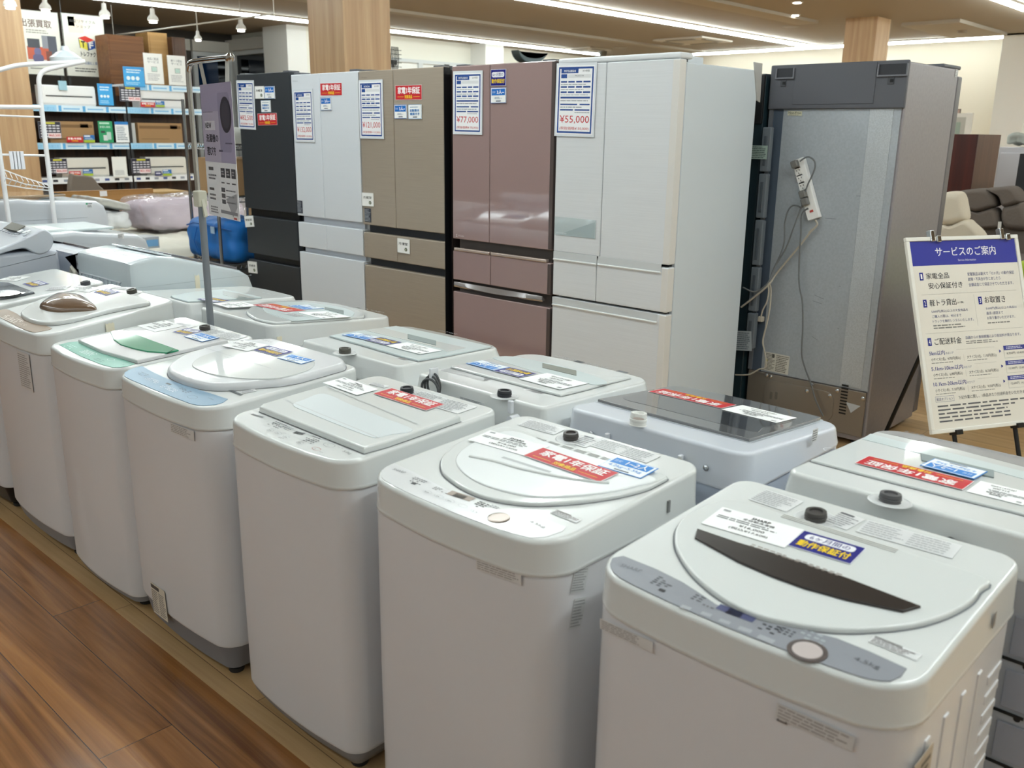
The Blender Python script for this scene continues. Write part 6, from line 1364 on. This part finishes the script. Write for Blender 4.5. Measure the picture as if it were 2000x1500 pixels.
b = MB(); b.box(-6.5, -6.1, 3.55, 3.9, 1.404, 1.52, mat('c9c9c2', .5), .004); b.box(-6.2, -6.12, 3.545, 3.552, 1.43, 1.5, mat('c87a4a', .6)); tag(b.build('white_box', smooth=0), 'whitish box with an orange mark on the top shelf of the wire rack', 'box')
b = MB(); b.box(-6.65, -6.02, 3.42, 3.93, .02, .50, mat('5f5b56', .6), .01); tag(b.build('grey_chest'), 'low grey chest under the bottom shelf of the wire rack', 'chest')
a = at(185+555/6.25*0+300, 378, x=-7.9)
b = MB(); p0 = at(300, 375, x=-9.6); p1 = at(369, 390, x=-9.6); b.box(-10.1, -9.6, p0.y, p1.y, .001, p0.z, mat('b3935f', .7), .004); tag(b.build('flat_carton'), 'flat tan carton right of the oak headboard', 'box')
# decorations on top of the window wall cabinets
def lowcab(px0, px1, x, h, label):
    a = at(px0, 130, x=x); c = at(px1, 130, x=x); b = MB(); b.box(x-.45, x, a.y, c.y, .001, h, mat('a98d6c', .6), .01); return tag(b.build('storage_cabinet'), label, 'cabinet')
q = at(782, 131, x=-9.5); b = MB(); X = q.x; P = [(0,0),(.02,.14),(.05,.24),(.09,.30),(.13,.30)]
r = root('wire_chair', 'black wire back chair standing on top of a cabinet beside the wooden column', 'chair', (X, q.y, 0))
b = MB()
for k in range(6): b.tube([(X, q.y-.16+.02*k, q.z-.12), (X, q.y-.15+.025*k, q.z+.1), (X-.02, q.y-.12+.02*k, q.z+.24)], .006, BLACK, 6)
for k in range(7): b.tube([(X, q.y-.17, q.z-.1+.05*k), (X, q.y+.02-.0*k, q.z-.1+.05*k)], .004, BLACK, 6)
b.build('wire_back', r); b = MB(); b.box(X-.4, X+.02, q.y-.2, q.y+.06, q.z-.16, q.z-.12, BLACK, .01); b.build('seat', r); b = MB()
b = MB(); b.box(X-.5, X+.1, q.y-.3, q.y+.4, .001, q.z-.36, mat('8d7a62', .6), .01); tag(b.build('storage_cabinet'), 'plain cabinet behind the refrigerators carrying the black wire chair', 'cabinet')
for xx in (X-.36, X-.02):
    for yy in (q.y-.16, q.y+.02): b = MB(); b.box(xx-.012, xx+.012, yy-.012, yy+.012, q.z-.36, q.z-.15, BLACK); b.build('leg', r, 0)
q = at(1035, 114, x=-12.5); X = q.x; b = MB(); P = smooth_poly([(-.42,.12),(-.36,.0),(-.2,-.08),(.1,-.09),(.3,.0),(.42,.12),(.28,.06),(.1,.02),(-.15,.02),(-.3,.06)], 3); F = Fr((X, q.y, q.z), (0,1,0), (0,0,1)); b = MB(F.M); b.pad(ccw(P), -.1, .1, mat('4c5a5e', .5), .02)
o = b.build('model_boat'); tag(o, 'small dark boat shaped ornament on the far cabinet above the pinkish refrigerator', 'ornament')
b = MB(); b.box(X-.4, X+.3, q.y-.5, q.y+.5, .001, q.z-.125, mat('8d7a62', .6), .01); tag(b.build('storage_cabinet'), 'plain cabinet by the window wall carrying the boat ornament', 'cabinet')
# ------------------------------------------------------------------ right background: armchair, sofa, wardrobe
cR7 = cr(1820,100,3.75)
def shr(Q, d):
    cx = sum(p[0] for p in Q)/len(Q); cy = sum(p[1] for p in Q)/len(Q); R = max(math.hypot(p[0]-cx, p[1]-cy) for p in Q); k = 1-d/R
    return [(cx+(p[0]-cx)*k, cy+(p[1]-cy)*k) for p in Q]
def cushion(F, P, d0, d1, mt, name, parent, r_=.06, sub=4):
    Q = ccw(smooth_poly([F.px(*p) for p in P], sub)); b = MB(F.M); n = 6; rings = []
    for k in range(n+1): a = k/n*math.pi/2; rings.append([(x, y, d0+r_*(1-math.cos(a))) for x, y in shr(Q, r_*(1-math.sin(a)))])
    for k in range(n+1): a = k/n*math.pi/2; rings.append([(x, y, d1-r_+r_*math.sin(a)) for x, y in shr(Q, r_*(1-math.cos(a)))])
    b.loft(rings, mt); return b.build(name, parent, 60)
CRM = mat('d6cab7', .9, bump=.15, bscale=60); BRN = mat('6a6059', .95, bump=.2, bscale=60)
AF = Fr((0, 6.6, 0), (1,0,0), (0,0,1)); q = at(1880, 420, y=6.6)
r = root('armchair', 'cream fabric high back armchair just left of the brown sofa', 'armchair', (q.x, 6.6, 0))
cushion(AF, cR7(30,1080,90,1035,180,1030,215,1060,232,1130,243,1230,180,1262,120,1278,60,1270,20,1200), -.16, .0, CRM, 'headrest', r)
cushion(AF, cR7(60,1275,120,1282,243,1235,300,1270,368,1340,380,1420,300,1500,60,1500,20,1350), -.14, .02, CRM, 'backrest', r)
xc = q.x; b = MB(); b.box(xc-.42, xc+.38, 6.0, 6.62, .22, .46, CRM, .06); b.build('seat', r)
for sx in (-.5, .36): b = MB(); b.box(xc+sx, xc+sx+.12, 6.0, 6.6, .05, .6, CRM, .05); b.build('armrest', r)
for sx in (-.45, .4):
    for yy in (6.06, 6.5): b = MB(); b.box(xc+sx-.02, xc+sx+.02, yy, yy+.04, 0, .06, mat('5a4630', .5)); b.build('leg', r, 0)
SF = Fr((0, 7.2, 0), (1,0,0), (0,0,1)); q = at(1950, 420, y=7.2)
r = root('sofa', 'dark brown fabric sofa with two high cushioned backs beside the cream armchair', 'sofa', (q.x, 7.2, 0))
cushion(SF, cR7(190,1030,300,1010,400,1012,450,1050,470,1120,440,1145,330,1175,290,1170,250,1150,215,1080), -.2, .03, BRN, 'head_cushion', r); cushion(SF, cR7(395,1010,480,995,570,990,620,1020,650,1080,640,1110,540,1140,510,1130,480,1060), -.2, .03, BRN, 'head_cushion', r)
cushion(SF, cR7(250,1160,330,1180,450,1148,490,1220,500,1290,440,1300,350,1300,290,1260), -.17, .02, BRN, 'back_cushion', r); cushion(SF, cR7(520,1140,600,1125,655,1110,700,1200,700,1300,600,1310,530,1290,500,1220), -.17, .02, BRN, 'back_cushion', r)
x0, _ = SF.px(*cR7(250,1300)[0]); b = MB(); b.box(x0-.1, x0+1.5, 6.75, 7.3, .16, .72, BRN, .08); b.build('seat_base', r)
b = MB(); b.box(x0-.05, x0+1.45, 7.25, 7.4, .1, .95, BRN, .05); b.build('back_frame', r)
for xx in (x0, x0+1.35): b = MB(); b.box(xx, xx+.06, 6.85, 6.91, 0, .17, BLACK); b.build('leg', r, 0)
f, w, h = SF.sub(*cR7(505,1245,530,1245,512,1305), .06); s = Sheet(f, w, h, 'd9d7d2', thick=.002); s.build('price_tag', r)
YW = 8.0; x1 = at(1912, 262, y=YW).x; zt = at(1880, 262, y=YW).z; y1 = x1/(ray(1957, 263).x/ray(1957, 263).y)
RDW = woodmat('dark_red_wood', '4f1d12', '37120b', 'z', .6, .35); RDW2 = woodmat('brown_side_wood', '6a4530', '54331f', 'z', .6, .45)
r = root('wardrobe', 'dark red brown wooden cabinet standing behind the cream armchair', 'cabinet', ((x1-.6), YW, 0))
b = MB(); b.box(x1-1.2, x1-.004, YW+.01, y1, .001, zt, RDW2, .004); b.build('carcass', r); b = MB(); b.box(x1-1.2, x1, YW-.01, YW+.012, .02, zt, RDW, .004); b.build('front', r)
y2 = at(1912+30, 300, x=x1).y
cx = at(1990, 300, y=9.2).x; a = at(1952, 287, y=9.2); c = at(2010, 290, y=9.2)
r = root('white_cabinet', 'light grey cabinet with folded cloths on top beside the dark red cabinet', 'cabinet', ((a.x+c.x)/2, 9.4, 0))
b = MB(); b.box(a.x, c.x, 9.2, 9.8, .001, a.z, mat('c9c8cc', .5), .006); b.build('carcass', r); b = MB(); b.box(a.x+.02, c.x-.02, 9.19, 9.2, .1, a.z-.05, mat('cfced2', .4), .003); b.build('door', r, 0)
bag(a.x+.03, c.x+.05, 9.25, 9.65, a.z+.03, a.z+.12, mat('a7aaa2', .8), 'folded_cloths', amp=.035, fr=10, seed=9); tag(bpy.data.objects['folded_cloths'], 'grey and white folded cloths heaped on the light grey cabinet', 'cloth')
a = at(1981, 210, y=20.95); c = at(2040, 286, y=20.95); b = MB(); b.box(a.x, c.x, 20.94, 20.99, c.z, a.z, mat('c5c4c6', .6)); tag(b.build('wall_panel', smooth=0), 'light grey panel mounted on the white wall at the right edge', 'panel')
a = at(1992, 300, y=8.0); b = MB(); b.box(a.x, a.x+.7, 8.0, 8.5, .001, a.z, mat('232326', .5), .005); tag(b.build('black_cabinet'), 'black cabinet cut off by the right edge behind the sofa', 'cabinet')
a = at(1988, 505, y=5.6); bag(a.x, a.x+.4, 5.5, 5.8, a.z-.28, a.z, mat('a9bf3e', .9), 'lime_cushion', amp=.01); tag(bpy.data.objects['lime_cushion'], 'lime green cushion at the right edge beside the information board', 'cushion')
b = MB(); b.box(a.x-.05, a.x+.6, 5.4, 5.9, .001, a.z-.30, mat('4a443f', .8), .03); tag(b.build('dark_stool'), 'dark upholstered stool under the lime cushion', 'stool')
